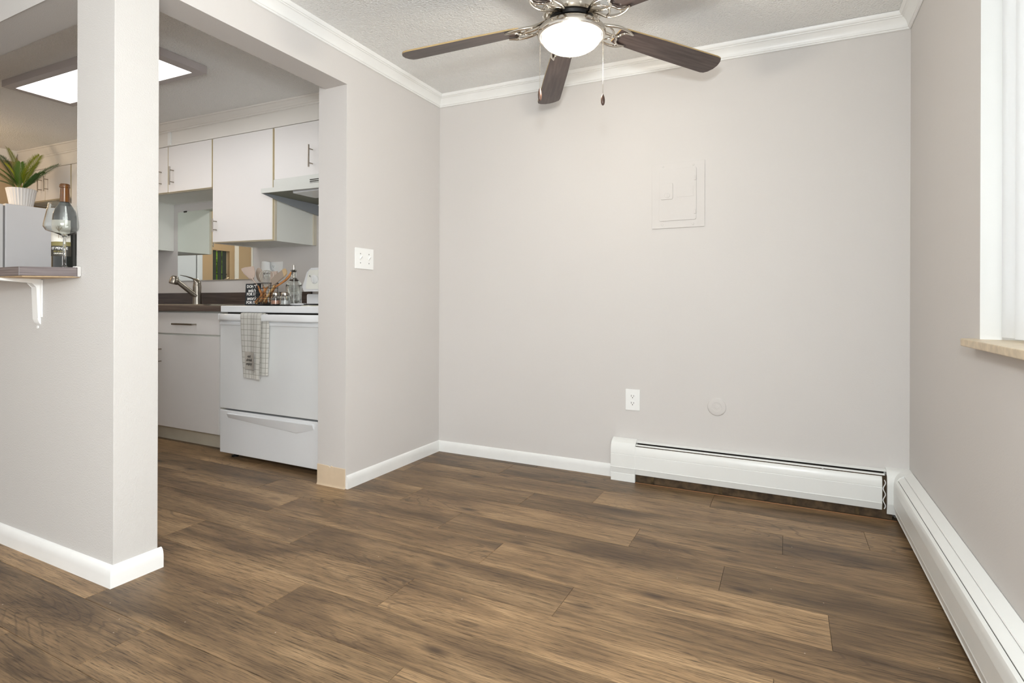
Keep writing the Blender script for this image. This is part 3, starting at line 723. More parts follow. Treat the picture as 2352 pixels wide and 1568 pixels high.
# ================================================================= KITCHEN BASE
YD = -.70
bc = thing('base_cabinet', (-2.1, -.35, 0), 'white base cabinet with drawer and door beside the stove', 'cabinet')
bm = bm_new(); box(bm, -2.96, -.64, .0, -1.2, -.001, .957); box(bm, -2.9595, YD+.018, .10, -1.325, -.641, .9575)
obj('carcass', bm, M_cabside, bc, smooth=False)
bm = bm_new(); box(bm, -2.96, -.645, 0, -1.3, -.638, .105); obj('toe_kick', bm, M_edge2, bc, smooth=False)
def bdoor(n, x0, x1, z0, z1, h=None, hz=False):
    bm = bm_new(); box(bm, x0, YD, z0, x1, YD+.018, z1, bev=.0015); d = obj(n, bm, M_cab, bc)
    if h: obj('handle', bar_handle(*h[:4], None, hz), M_nickel, d)
bdoor('drawer', -2.055, -1.337, .794, .946, (-1.70, .235, .864, YD), True)
bdoor('door', -2.055, -1.337, .108, .782, (-1.992, .56, .70, YD))
bdoor('drawer', -2.95, -2.062, .788, .940, (-2.5, .235, .861, YD), True)
bdoor('door', -2.95, -2.062, .108, .776, (-2.12, .56, .70, YD))
# far side run left of the sink (between it and the fridge)
bm = bm_new()
box(bm, -3.93, -.725, .958, -1.197, -.0005, .9985, bev=.004)
ct = tag(obj('countertop', bm, M_counter), 'dark wood-look laminate countertop with the sink set into it', 'countertop')
bm = bm_new(); box(bm, -3.93, -.020, .9988, -1.20, -.0008, 1.108, bev=.0015); obj('backsplash', bm, M_splash, ct)
bc2 = thing('base_cabinet', (-3.4, -.35, 0), 'white base cabinet between the sink run and the fridge, hidden behind the column', 'cabinet')
bm = bm_new(); box(bm, -3.93, -.64, 0, -2.965, -.001, .95); obj('carcass', bm, M_cabside, bc2, smooth=False)
for a in (-3.925, -3.445):
    bm = bm_new(); box(bm, a, -.66, .108, a+.47, -.642, .94, bev=.0015); obj('door', bm, M_cab, bc2)
# sink
sk = thing('kitchen_sink', (-2.35, -.33, .99), 'stainless steel drop-in kitchen sink beneath the faucet', 'sink')
bm = bm_new()
X0, X1, Y0_, Y1_ = -2.85, -1.62, -.60, -.06
box(bm, X0, Y0_, .998, X1, Y0_+.035, 1.006, bev=.002); box(bm, X0, Y1_-.10, .998, X1, Y1_, 1.006, bev=.002)
box(bm, X0, Y0_, .9985, X0+.034, Y1_-.001, 1.0055, bev=.002); box(bm, X1-.035, Y0_, .998, X1, Y1_, 1.006, bev=.002); box(bm, -2.25, Y0_, .9985, -2.21, Y1_-.001, 1.0055, bev=.002)
objs('rim', bm, M_steel, sk)
sst = thing('sink_stopper', (-2.77, -.57, .998), 'small dark sink strainer basket resting on the sink rim left of the faucet', 'sink strainer')
bm = bm_new(); lathe(bm, [(.070, 1.006), (.072, 1.010), (.05, 1.016), (.014, 1.018), (.012, 1.028), (.022, 1.032), (.018, 1.040), (.004, 1.042)], (-2.72, -.585, 0), 24); obj('strainer', bm, M_grate, sst)
# faucet
fx, fy = -2.430, -.135
fc = thing('kitchen_faucet', (fx, fy, .998), 'brushed nickel single-lever kitchen faucet with pull-out spout', 'faucet')
bm = bm_new(); lathe(bm, [(.036, .998), (.035, 1.01), (.033, 1.06), (.032, 1.11), (.034, 1.15), (.033, 1.17), (.030, 1.178)], (fx, fy, 0), 28); obj('body', bm, M_nickel, fc, ang=40)
bm = bm_new()
loft(bm, [[(fx+ox+math.cos(a)*rx, fy+oy+math.sin(a)*ry, z+math.cos(a)*sl) for a in [2*math.pi*k/16 for k in range(16)]] for ox, oy, z, rx, ry, sl in ((0, 0, 1.176, .031, .031, 0), (.002, .0, 1.195, .030, .030, -.004), (0, -.004, 1.212, .024, .028, -.008), (-.012, -.012, 1.225, .014, .024, -.006))])
tube(bm, [(fx-.002, fy-.005, 1.212), (fx-.024, fy-.035, 1.232), (fx-.050, fy-.068, 1.246), (fx-.072, fy-.092, 1.253), (fx-.080, fy-.100, 1.254)], [.020, .018, .012, .008, .005], 12, flat=.35, upv=(0, 0, 1))
obj('lever', bm, M_nickel, fc, ang=60)
bm = bm_new(); tube(bm, [(fx+.01, fy-.01, 1.075), (fx-.005, fy-.045, 1.105), (fx-.034, fy-.135, 1.185), (fx-.038, fy-.152, 1.203)], [.020, .021, .019, .020], 16); obj('spout', bm, M_nickel, fc, ang=60)
bm = bm_new(); cc = Vector((fx-.044, fy-.172, 1.212)); lathe(bm, [(.006, .034), (.022, .031), (.030, .018), (.033, .0), (.034, -.022), (.033, -.034), (.028, -.038)], cc, 24, Matrix.Rotation(R(-12), 3, 'X') @ Matrix.Rotation(R(8), 3, 'Y')); obj('spray_head', bm, M_nickel, fc, ang=60)

# ================================================================= STOVE
st = thing('kitchen_stove', (-.72, -.45, 0), 'white freestanding kitchen range beside the wall stub', 'stove')
SX0, SX1, SF = -1.187, -.255, -.80
bm = bm_new(); box(bm, SX0+.004, -.745, .05, SX1-.004, -.06, .95, bev=.003); obj('oven_body', bm, M_enamel, st)
bm = bm_new(); box(bm, SX0, SF+.002, .956, SX1, -.05, .9985, bev=.006, seg=3); obj('cooktop', bm, M_enamel, st)
bm = bm_new(); box(bm, SX0+.012, SF+.047, .930, SX1-.012, SF+.07, .957); box(bm, SX0+.012, SF+.045, .30, SX1-.012, SF+.06, .33); objs('dark_gap', bm, M_dark, st, smooth=False)
bm = bm_new(); box(bm, SX0, SF, .327, SX1, SF+.052, .946, bev=.005, seg=3); od = obj('oven_door', bm, M_glassdoor, st)
bm = bm_new(); box(bm, SX0+.006, SF-.008, .874, SX1-.006, SF+.001, .892, bev=.002); obj('door_trim', bm, M_enamel, od)
# bowed handle
bm = bm_new(); secs = []
for k in range(13):
    u = k/12; x = SX0+(SX1-SX0)*u; out = .012+.042*min(1, (min(u, 1-u)/.10))**.6
    secs.append([(x, SF-out+.004, .905), (x, SF-out, .911), (x, SF-out, .938), (x, SF-out+.006, .946), (x, SF-out+.026, .946), (x, SF-out+.026, .905)])
loft(bm, secs); box(bm, SX0+.004, SF-.02, .906, SX0+.03, SF+.002, .945, bev=.003); box(bm, SX1-.03, SF-.02, .906, SX1-.004, SF+.002, .945, bev=.003)
obj('door_handle', bm, M_enamel, od, ang=50)
bm = bm_new(); box(bm, SX0, SF, .036, SX1, SF+.052, .3165, bev=.005, seg=3)
dw = obj('storage_drawer', bm, M_enamel, st)
# sculpted pull: a shallow scoop standing proud as lip + sloped face
bm = bm_new(); xs = [SX0+.085+(SX1-SX0-.17)*k/16 for k in range(17)]; secs = []
for x in xs:
    u = (x-xs[0])/(xs[-1]-xs[0]); low = .268-.045*u if u < .82 else .268-.045*.82+(.035)*((u-.82)/.18)
    secs.append([(x, SF+.0005, .2995), (x, SF-.0125, .2965), (x, SF-.012, .2925), (x, SF-.003, low+.005), (x, SF+.0005, low)])
loft(bm, secs); obj('drawer_pull', bm, M_enamel, dw, ang=25)
for x in (-1.12, -.31):
    for y in (-.735, -.12):
        bm = bm_new(); lathe(bm, [(.022, 0), (.022, .008), (.008, .010), (.008, .052)], (x, y, 0), 16); obj('foot', bm, M_black, st)
# backguard console
bm = bm_new(); prism(bm, rrect(-1.105, 1.105, -.285, 1.285, .03, 6), 'y', -.135, -.06, bev=.012)
def tap(v):
    f = (v.co.z-1.105)/.18; v.co.x += (-.036*(1-f)) if v.co.x < -.7 else .02*(1-f); v.co.y += -.035*(1-f)
bg2 = obj('backguard', bm, M_enamel, st, fix=tap, ang=50)
bm = bm_new(); box(bm, -1.130, -.13, .989, -.275, -.06, 1.088, bev=.012, seg=3); obj('backguard_base', bm, M_enamel, st)
bm = bm_new(); prism(bm, rrect(-1.093, 1.122, -.31, 1.268, .02, 5), 'y', -.1395, -.130)
obj('console_panel', bm, M_cabside, bg2, fix=lambda v: setattr(v.co, 'y', v.co.y-.035*(1-(v.co.z-1.105)/.18)))
KM = Matrix.Rotation(R(90+11), 3, 'X')
for x in (-1.010, -.86, -.52, -.36):
    bm = bm_new(); lathe(bm, [(.036, 0), (.035, .008), (.030, .013), (.004, .014)], (x, -.158, 1.195), 24, KM)
    k_ = obj('knob', bm, M_white, st)
    bm = bm_new(); box(bm, x-.005, -.184, 1.17, x+.005, -.170, 1.222, bev=.002); obj('knob_grip', bm, M_white, k_)
text('console_logo', 'Roper', .020, face_y(-.955, -.1475, 1.250, R(-11)), M_inkm, st)
for (x, z, r_) in ((-1.066, 1.222, 40), (-1.053, 1.214, 40)):
    bm = bm_new(); box(bm, x-.002, -.157, z-.006, x+.002, -.152, z+.006); obj('knob_mark', bm, M_inkm, st, smooth=False)
# burners
for (x, y, r_) in ((-.475, -.62, .10), (-.52, -.27, .085), (-.95, -.27, .105), (-.95, -.57, .085)):
    bm = bm_new(); lathe(bm, [(r_+.012, .9985), (r_+.012, 1.002), (r_, 1.0025), (r_*.6, .999)], (x, y, 0), 28); bp = obj('drip_pan', bm, M_yellow if x > -.6 else M_steel, st)
    bm = bm_new(); pts = []
    for k in range(100):
        a = k*.36; rr = .018+(r_-.022)*k/99; pts.append((x+rr*math.cos(a), y+rr*math.sin(a), 1.0085))
    tube(bm, pts, .0055, 6); obj('burner_coil', bm, M_grate, bp)

# towel on the oven handle
def towel_mat():
    m, t, b = newmat('towel_windowpane_check'); L = t.links.new; b.inputs['Roughness'].default_value = .9
    uv = nd(t, 'ShaderNodeUVMap'); sp = nd(t, 'ShaderNodeSeparateXYZ'); L(uv.outputs[0], sp.inputs[0])
    def line(o, n, w):
        a = nd(t, 'ShaderNodeMath', operation='MULTIPLY'); a.inputs[1].default_value = n; L(o, a.inputs[0])
        f = nd(t, 'ShaderNodeMath', operation='FRACT'); L(a.outputs[0], f.inputs[0])
        l = nd(t, 'ShaderNodeMath', operation='LESS_THAN'); l.inputs[1].default_value = w; L(f.outputs[0], l.inputs[0]); return l.outputs[0]
    a = line(sp.outputs[0], 1, .09); b2 = line(sp.outputs[1], 1, .075)
    mx = nd(t, 'ShaderNodeMath', operation='MAXIMUM'); L(a, mx.inputs[0]); L(b2, mx.inputs[1])
    q = nd(t, 'ShaderNodeMix', data_type='RGBA'); L(mx.outputs[0], q.inputs[0]); q.inputs[6].default_value = (.90, .89, .85, 1); q.inputs[7].default_value = (.47, .45, .40, 1)
    L(q.outputs[2], b.inputs['Base Color'])
    n = nd(t, 'ShaderNodeTexNoise'); n.inputs['Scale'].default_value = 400; tc = nd(t, 'ShaderNodeTexCoord'); L(tc.outputs['Object'], n.inputs['Vector']); bump(t, b, n.outputs[0], .3, .001)
    return m
M_towel = towel_mat()
tw = thing('kitchen_towel', (-.80, -.86, .55), 'white windowpane-check kitchen towel with a printed patch hanging from the oven handle', 'towel')
def cloth(name, cols, rows, fn, uvf, th=.003):
    bm = bm_new(); uvl = bm.loops.layers.uv.new('UVMap'); V = {}
    for i in range(cols+1):
        for j in range(rows+1): V[i, j] = bm.verts.new(fn(i/cols, j/rows))
    uvs = {v: uvf(i/cols, j/rows) for (i, j), v in V.items()}
    for i in range(cols):
        for j in range(rows):
            f = bm.faces.new((V[i, j], V[i+1, j], V[i+1, j+1], V[i, j+1]))
            for l in f.loops: l[uvl].uv = uvs[l.vert]
    bmesh.ops.solidify(bm, geom=list(bm.faces), thickness=th)
    return obj(name, bm, M_towel, tw, ang=80)
# path over handle: arc-length s from front bottom up, over the handle, down the back
def path_front(s, yf=-.8595, top=.9495, bot=.553, back=.905):
    H = top-bot; A = .05
    if s < .82: return (yf-.004*math.sin(s*3), bot+H*s/.82)
    u = (s-.82)/.18; a = math.pi*u
    return (yf+.016-.016*math.cos(a), top+.006*math.sin(a))
def front_fn(u, v):
    y, z = path_front(v)
    s = min(v/.82, 1); w0, w1 = (-.876, -.731); t0, t1 = (-.905, -.712)
    x = (w0+(t0-w0)*s)+((w1+(t1-w1)*s)-(w0+(t0-w0)*s))*u
    y -= .004*math.sin(u*9+.5)*(1-.3*s)+.003*u
    z -= .006*u*(1-s) + .0
    return (x, y, z)
cloth('front_layer', 18, 34, front_fn, lambda u, v: (u*6.3+.95, v*14.2+.3))
def back_fn(u, v):
    x0, x1 = (-.80, -.690) if v < .05 else (-.80, -.690+.012*v)
    x = x0+(x1-x0)*u; z = .572+(.950-.572)*v; y = -.836+.006*math.sin(u*7)-.010*max(0, v-.9)*10*.6
    if v > .86: y = -.836+(-.010)*(v-.86)/.14
    return (x, y-.001, z)
cloth('back_layer', 8, 24, back_fn, lambda u, v: (u*3.4+.2, v*12.3+.6))
M_patch = mat('towel_patch_linen', (.70, .66, .60), .9, bs=300, bst=.2, bd=.001)
bm = bm_new()
g_ = [[bm.verts.new((-.848+.082*i/6+.003*math.sin(j*.9), -.8645-.0045*math.sin((.15+.55*i/6)*9+.5)-.0045, .606+.112*j/6-.010*(i/6))) for j in range(7)] for i in range(7)]
for i in range(6):
    for j in range(6): bm.faces.new((g_[i][j], g_[i+1][j], g_[i+1][j+1], g_[i][j+1]))
bmesh.ops.solidify(bm, geom=list(bm.faces), thickness=.0008); obj('printed_patch', bm, M_patch, tw)
for s_, z in (('eat', .688), ('drink', .665), ('enjoy', .642)):
    text('lettering', s_, .024, face_y(-.809, -.8755, z), M_inkd, tw, shear=.3, bold=.0004)
bm = bm_new(); box(bm, -.848, -.8705, .606, -.846, -.869, .716); box(bm, -.768, -.873, .598, -.766, -.871, .708); box(bm, -.848, -.872, .604, -.766, -.870, .606); objs('patch_border', bm, M_inkm, tw, smooth=False)

# ---------------------------------------------------------------- things on the stove
ZC = .9990
tr_ = thing('serving_tray', (-.87, -.665, ZC), 'thin black tray on the stove under the utensil basket and shakers', 'tray')
bm = bm_new(); lathe(bm, [(.10, ZC), (.155, ZC+.002), (.165, ZC+.007), (.162, ZC+.0075), (.150, ZC+.004), (.02, ZC+.004)], (-.885, -.63, 0), 40, Matrix.Diagonal((1.0, .62, 1)), sx=1.0); obj('tray_dish', bm, M_grate, tr_)
ZT = ZC+.0045
# chalkboard sign
sg = thing('chalkboard_sign', (-1.062, -.66, ZC), 'small black word sign leaning at the left edge of the stove', 'sign')
SGT = Matrix.Translation((-1.062, -.66, ZC+.002)) @ Matrix.Rotation(R(-3), 4, 'X')
bm = bm_new(); box(bm, -.068, 0, .0, .068, .009, .146, bev=.001)
bmesh.ops.transform(bm, matrix=SGT, verts=bm.verts); obj('board', bm, M_chalk, sg)
for s_, z, sz, sh in (("DON'T", .126, .026, 0), ('wish', .099, .036, .35), ('FOR IT', .074, .026, 0), ('work', .046, .036, .35), ('FOR IT', .018, .026, 0)):
    text('lettering', s_, sz, SGT @ face_y(-.008 if sh == 0 else -.006, -.0006, z), M_ink, sg, shear=sh, bold=.0006, sx=1.15)
# wire basket
bk = thing('utensil_basket', (-.92, -.665, ZT), 'black wire basket of cooking utensils on the stove', 'basket')
cb = [(-.862, -.735), (-1.042, -.668), (-.980, -.592), (-.797, -.662)]
ctr = (sum(p[0] for p in cb)/4, sum(p[1] for p in cb)/4)
def ringpts(f, z):
    P = []; n = 4
    for k in range(4):
        a = cb[k-1]; b_ = cb[k]; c = cb[(k+1) % 4]
        for u in (.88, 1.0):
            P.append((a[0]+(b_[0]-a[0])*u, a[1]+(b_[1]-a[1])*u) if u < 1 else (b_[0]+((a[0]+c[0])/2-b_[0])*.05, b_[1]+((a[1]+c[1])/2-b_[1])*.05))
        P.append((b_[0]+(c[0]-b_[0])*.12, b_[1]+(c[1]-b_[1])*.12))
    return [(ctr[0]+(x-ctr[0])*f, ctr[1]+(y-ctr[1])*f, z) for x, y in P]
bm = bm_new()
for z, f in ((ZT+.142, 1.0), (ZT+.11, .97), (ZT+.078, .93), (ZT+.050, .90), (ZT+.034, .88), (ZT+.018, .86), (ZT+.004, .85)):
    tube(bm, ringpts(f, z), .0022 if z > ZT+.13 else .0016, 6, closed=True)
objs('wire_ring', bm, M_black, bk)
bm = bm_new()
for k in range(4):
    a = cb[k]; b_ = cb[(k+1) % 4]
    for u in (.0, .5):
        x = a[0]+(b_[0]-a[0])*u; y = a[1]+(b_[1]-a[1])*u
        if u == 0: x += (ctr[0]-x)*.06; y += (ctr[1]-y)*.06
        tube(bm, [(x, y, ZT+.142), (ctr[0]+(x-ctr[0])*.85, ctr[1]+(y-ctr[1])*.85, ZT+.003)], .0018, 6)
for k in range(5):
    u = k/4; a = [cb[0][i]+(cb[1][i]-cb[0][i])*u for i in (0, 1)]; b_ = [cb[3][i]+(cb[2][i]-cb[3][i])*u for i in (0, 1)]
    tube(bm, [(ctr[0]+(a[0]-ctr[0])*.84, ctr[1]+(a[1]-ctr[1])*.84, ZT+.004), (ctr[0]+(b_[0]-ctr[0])*.84, ctr[1]+(b_[1]-ctr[1])*.84, ZT+.004)], .0014, 5)
obj('wire_upright', bm, M_black, bk)
G = 'cooking utensils in the wire basket'
def hand(t_, pts, r, m, flat=.7):
    bm = bm_new(); tube(bm, pts, r, 10, flat=flat); return obj('handle', bm, m, t_, ang=70)
def flat_head(t_, name, outline, o_, ux, uz, th, m):
    """outline 2D in (u,w) -> o_ + ux*u + uz*w, thickness th along normal"""
    o_ = Vector(o_); ux = Vector(ux).normalized(); uz = Vector(uz).normalized(); n = ux.cross(uz).normalized()
    bm = bm_new(); A = [bm.verts.new(o_+ux*u+uz*w+n*th/2) for u, w in outline]; B = [bm.verts.new(o_+ux*u+uz*w-n*th/2) for u, w in outline]
    f1 = bm.faces.new(A); f2 = bm.faces.new(B[::-1]); k = len(A)
    for i in range(k): bm.faces.new((A[i], B[i], B[(i+1) % k], A[(i+1) % k]))
    bmesh.ops.bevel(bm, geom=list(set(f1.edges) | set(f2.edges)), offset=th*.3, segments=2, affect='EDGES')
    return obj(name, bm, m, t_)
# 1 flat beige turner leaning left
t1 = thing('kitchen_turner', (-.93, -.67, ZT+.01), 'beige turner with a wide flat head and wooden handle, leaning furthest left', 'utensil', G)
hand(t1, [(-.925, -.66, ZT+.014), (-.955, -.66, 1.055), (-1.005, -.655, 1.130)], [.0075, .0085, .0065], M_woodh)
hand(t1, [(-1.005, -.655, 1.130), (-1.048, -.653, 1.165), (-1.076, -.652, 1.192)], [.0055, .005, .006], M_silpink)
flat_head(t1, 'head', [(-.012, -.006), (.014, -.010), (.034, .012), (.040, .035), (.030, .080), (-.050, .072), (-.080, .064), (-.076, .048)], (-1.078, -.652, 1.186), (1, .12, .0), (-.10, 0, 1), .006, M_silpink)
# 2 second turner just behind
t2 = thing('kitchen_turner', (-.90, -.64, ZT+.01), 'second beige turner whose edge shows just behind the leftmost one', 'utensil', G)
hand(t2, [(-.90, -.645, ZT+.014), (-.99, -.635, 1.080), (-1.03, -.63, 1.120)], [.0075, .0085, .006], M_woodh)
hand(t2, [(-1.03, -.63, 1.120), (-1.09, -.628, 1.178)], [.006, .005], M_silpink)
flat_head(t2, 'head', [(-.010, -.01), (.014, -.014), (.030, .02), (.020, .050), (-.040, .042), (-.066, .060), (-.070, .040)], (-1.105, -.628, 1.182), (1, .1, .0), (-.15, 0, 1), .006, M_silpink)
# 3 solid spoon
t3 = thing('kitchen_spoon', (-.93, -.62, ZT+.01), 'taupe-pink spoon with an oval bowl right of the leftmost turner', 'utensil', G)
hand(t3, [(-.87, -.66, ZT+.014), (-.935, -.645, 1.075), (-.975, -.635, 1.125)], [.0075, .0085, .006], M_woodh)
hand(t3, [(-.975, -.635, 1.125), (-1.01, -.625, 1.168)], [.006, .005], M_siltaupe)
bm = bm_new(); bmesh.ops.create_uvsphere(bm, u_segments=16, v_segments=10, radius=1, matrix=Matrix.Translation((-1.035, -.620, 1.208)) @ Matrix.Rotation(R(-16), 4, 'Y') @ Matrix.Diagonal((.033, .009, .050, 1))); obj('bowl', bm, M_siltaupe, t3)
# 4 whisk
t4 = thing('kitchen_whisk', (-.90, -.66, ZT+.01), 'balloon whisk with pale grey loops in the middle of the basket', 'whisk', G)
hand(t4, [(-.890, -.66, ZT+.014), (-.905, -.66, 1.06), (-.908, -.66, 1.095)], [.007, .008, .009], mat('whisk_grip_grey', (.40, .38, .34), .5), 1)
bm = bm_new(); wc = Vector((-.910, -.66, 1.092))
for k in range(6):
    a = math.pi*k/6+.2; pts = []
    for j in range(25):
        ph = 2*math.pi*j/24; lat = .066*math.sin(ph)*(.12+.88*((1-math.cos(ph))/2)**.8)
        pts.append(wc+Vector((lat*math.cos(a), lat*math.sin(a), .140*((1-math.cos(ph))/2)**.85)))
    tube(bm, pts, .0015, 5)
objs('wire_loop', bm, mat('whisk_grey', (.50, .48, .42), .35, .2), t4)
# 5 silicone brush behind
t5 = thing('pastry_brush', (-.85, -.64, ZT+.01), 'pinkish silicone brush head standing behind the whisk and the long spatula', 'utensil', G)
hand(t5, [(-.945, -.645, ZT+.014), (-.885, -.64, 1.09), (-.865, -.638, 1.13)], [.0075, .0085, .006], M_woodh)
bm = bm_new(); box(bm, -.902, -.645, 1.13, -.842, -.630, 1.19, bev=.004); obj('ferrule', bm, M_silpink, t5)
bm = bm_new()
for k in range(11): box(bm, -.901+k*.0053, -.643, 1.188, -.8970+k*.0053, -.632, 1.226)
o_ = obj('bristle', bm, M_silpink, t5); o_['kind'] = 'stuff'
# 6 long taupe spatula leaning right
t6 = thing('rubber_spatula', (-.95, -.68, ZT+.01), 'long taupe spatula with a tan tip leaning right', 'utensil', G)
hand(t6, [(-1.005, -.675, ZT+.018), (-.93, -.685, 1.070), (-.872, -.690, 1.122)], [.0075, .0085, .006], M_woodh)
hand(t6, [(-.872, -.690, 1.122), (-.832, -.692, 1.142)], [.006, .007], M_siltaupe)
flat_head(t6, 'blade', [(-.008, -.012), (.03, -.022), (.12, -.027), (.155, -.022), (.165, .0), (.155, .020), (.06, .030), (.015, .024)], (-.836, -.692, 1.140), (.86, -.03, .50), (-.50, 0, .86), .008, M_siltaupe)
flat_head(t6, 'tip', [(.128, -.028), (.160, -.023), (.171, -.002), (.163, .018), (.138, .024)], (-.836, -.692, 1.140), (.86, -.03, .50), (-.50, 0, .86), .0092, M_siltan)
# 7 wooden spoon leaning right
t7 = thing('wooden_spoon', (-.93, -.67, ZT+.01), 'curved orange wooden spoon leaning furthest right', 'spoon', G)
hand(t7, [(-1.00, -.65, ZT+.018), (-.91, -.66, 1.060), (-.825, -.668, 1.120), (-.775, -.67, 1.142), (-.725, -.67, 1.166), (-.695, -.67, 1.190), (-.680, -.67, 1.215)], [.007, .0075, .007, .008, .0095, .009, .004], M_woodh, .7)
# 8, 9 pale handles
t8 = thing('kitchen_fork', (-.90, -.70, ZT+.01), 'pale wooden utensil handle slanting to the right corner of the basket', 'utensil', G)
hand(t8, [(-.915, -.690, ZT+.014), (-.860, -.69, 1.07), (-.818, -.68, 1.135)], [.0065, .0075, .006], M_woodl)
t9 = thing('kitchen_fork', (-.99, -.66, ZT+.01), 'short wooden handle end poking out at the lower left of the basket', 'utensil', G)
hand(t9, [(-1.012, -.662, ZT+.010), (-.975, -.655, 1.04), (-.92, -.64, 1.12)], [.0085, .0085, .006], M_woodl)
# glass shakers
for nm, x, lab in (('salt_shaker', -.800, 'left one of the two small glass shakers beside the utensil basket, pink inside'), ('salt_shaker', -.716, 'right one of the two small glass shakers, clear and empty-looking')):
    s_ = thing(nm, (x, -.685, ZT), lab, 'shaker')
    bm = bm_new(); lathe(bm, [(.030, ZT), (.032, ZT+.004), (.032, ZT+.045), (.026, ZT+.058), (.023, ZT+.062), (.020, ZT+.060), (.024, ZT+.054), (.029, ZT+.043), (.029, ZT+.006), (.005, ZT+.005)], (x, -.685, 0), 12); obj('jar', bm, M_glass, s_)
    bm = bm_new(); lathe(bm, [(.0235, ZT+.060), (.0245, ZT+.064), (.0235, ZT+.078), (.018, ZT+.083), (.005, ZT+.085)], (x, -.685, 0), 20); obj('lid', bm, M_chrome, s_)
    bm = bm_new(); lathe(bm, [(.027, ZT+.007), (.027, ZT+.030), (.004, ZT+.031)], (x, -.685, 0), 12); obj('contents', bm, mat('salt_pink' if x < -.75 else 'salt_white', (.55, .28, .20) if x < -.75 else (.6, .6, .6), .8), s_)
# oil bottle
ob = thing('oil_bottle', (-.845, -.50, ZC), 'ribbed clear glass oil bottle with a metal pourer behind the shakers', 'bottle')
bm = bm_new(); prof = [(.048, ZC), (.052, ZC+.004)]
for k in range(22):
    z = ZC+.008+k*.0062; prof += [(.0525, z), (.0495, z+.0031)]
prof += [(.050, ZC+.150), (.042, ZC+.166), (.026, ZC+.180), (.018, ZC+.192), (.0165, ZC+.235), (.019, ZC+.238), (.017, ZC+.240)]
prof += [(.014, ZC+.235), (.015, ZC+.195), (.038, ZC+.164), (.046, ZC+.146), (.046, ZC+.008), (.004, ZC+.007)]
lathe(bm, prof, (-.845, -.50, 0), 28); obj('glass_body', bm, M_glass, ob)
bm = bm_new(); tube(bm, [(-.845, -.50, ZC+.19), (-.846, -.50, ZC+.275)], .0065, 10); lathe(bm, [(.011, ZC+.228), (.023, ZC+.240), (.011, ZC+.246)], (-.845, -.50, 0), 14); obj('pourer', bm, M_chrome, ob)
bm = bm_new(); tube(bm, [(-.845, -.50, ZC+.01), (-.845, -.50, ZC+.18)], .003, 8); obj('pour_tube', bm, M_white, ob)
# spoon rest
sr = thing('spoon_rest', (-.71, -.61, ZC), 'white glazed spoon rest on the stove right of the shakers', 'spoon rest')
bm = bm_new(); lathe(bm, [(.030, ZC), (.060, ZC+.006), (.068, ZC+.016), (.065, ZC+.0165), (.055, ZC+.008), (.01, ZC+.004)], (-.700, -.60, 0), 28, Matrix.Diagonal((1.0, .7, 1)));  obj('dish', bm, M_ceramic, sr)
bm = bm_new(); box(bm, -.79, -.645, ZC+.002, -.745, -.628, ZC+.011, bev=.003); obj('handle', bm, M_ceramic, sr)

# ================================================================= FRIDGE, PLANT
fr = thing('refrigerator', (-4.35, -.5, 0), 'white top-freezer refrigerator with textured sides carrying the potted palm', 'refrigerator')
FX1, FX0, FT = -3.95, -4.80, 1.882
bm = bm_new(); box(bm, FX0, -.872, .03, FX1, -.04, FT, bev=.006, seg=3); obj('fridge_body', bm, M_enamel_tex, fr)
bm = bm_new(); box(bm, FX0+.004, -.884, .06, FX1-.012, -.868, FT-.02); obj('door_gasket', bm, M_inkm, fr, smooth=False)
bm = bm_new(); box(bm, FX0, -.955, 1.285, FX1-.004, -.884, FT-.008, bev=.008, seg=3); fd = obj('freezer_door', bm, M_enamel, fr)
bm = bm_new(); box(bm, FX0, -.955, .07, FX1-.004, -.884, 1.272, bev=.008, seg=3); fd2 = obj('fridge_door', bm, M_enamel, fr)
bm = bm_new(); box(bm, FX1-.06, -.93, 1.272, FX1-.002, -.862, 1.285); box(bm, FX1-.02, -.90, 1.262, FX1+.004, -.868, 1.30, bev=.002); obj('hinge', bm, M_steel, fr)
for z0, z1, p_ in ((1.32, 1.60, fd), (.85, 1.24, fd2)):
    bm = bm_new(); tube(bm, [(FX0+.05, -.955, z0), (FX0+.05, -.985, z0+.02), (FX0+.05, -.985, z1-.02), (FX0+.05, -.955, z1)], .011, 8); obj('handle', bm, M_enamel, p_)
px_, py_ = -4.105, -.70
pp = thing('potted_palm', (px_, py_, FT), 'small green palm in a ribbed white ceramic pot on top of the fridge', 'plant')
bm = bm_new(); seg = 56; rings = []
for r_, z in ((.078, FT), (.083, FT+.006), (.092, FT+.06), (.102, FT+.12), (.109, FT+.155), (.110, FT+.166), (.106, FT+.168), (.100, FT+.150)):
    rings.append([(px_+(r_*(1+(-.045 if (k % 2 == 0 and .004 < z-FT < .16) else 0)))*math.cos(2*math.pi*k/seg), py_+(r_*(1+(-.045 if (k % 2 == 0 and .004 < z-FT < .16) else 0)))*math.sin(2*math.pi*k/seg), z) for k in range(seg)])
loft(bm, rings); obj('pot', bm, M_ceramic, pp, ang=15)
bm = bm_new(); lathe(bm, [(.09, FT+.14), (.101, FT+.150), (.05, FT+.156), (.01, FT+.158)], (px_, py_, 0), 24); obj('soil', bm, M_soil, pp)
def leaf_mat(name, a, b_):
    m = mat(name, a, .45, var=.0); n = m.node_tree
    r = [q for q in n.nodes if q.type == 'VALTORGB'][0]; r.color_ramp.elements[0].color = (*a, 1); r.color_ramp.elements[1].color = (*b_, 1)
    return m
ML1 = leaf_mat('palm_leaf_lime', (.20, .24, .012), (.36, .40, .03)); ML2 = leaf_mat('palm_leaf_dark', (.022, .075, .018), (.07, .15, .03)); ML3 = leaf_mat('palm_leaf_mid', (.07, .15, .015), (.15, .25, .03))
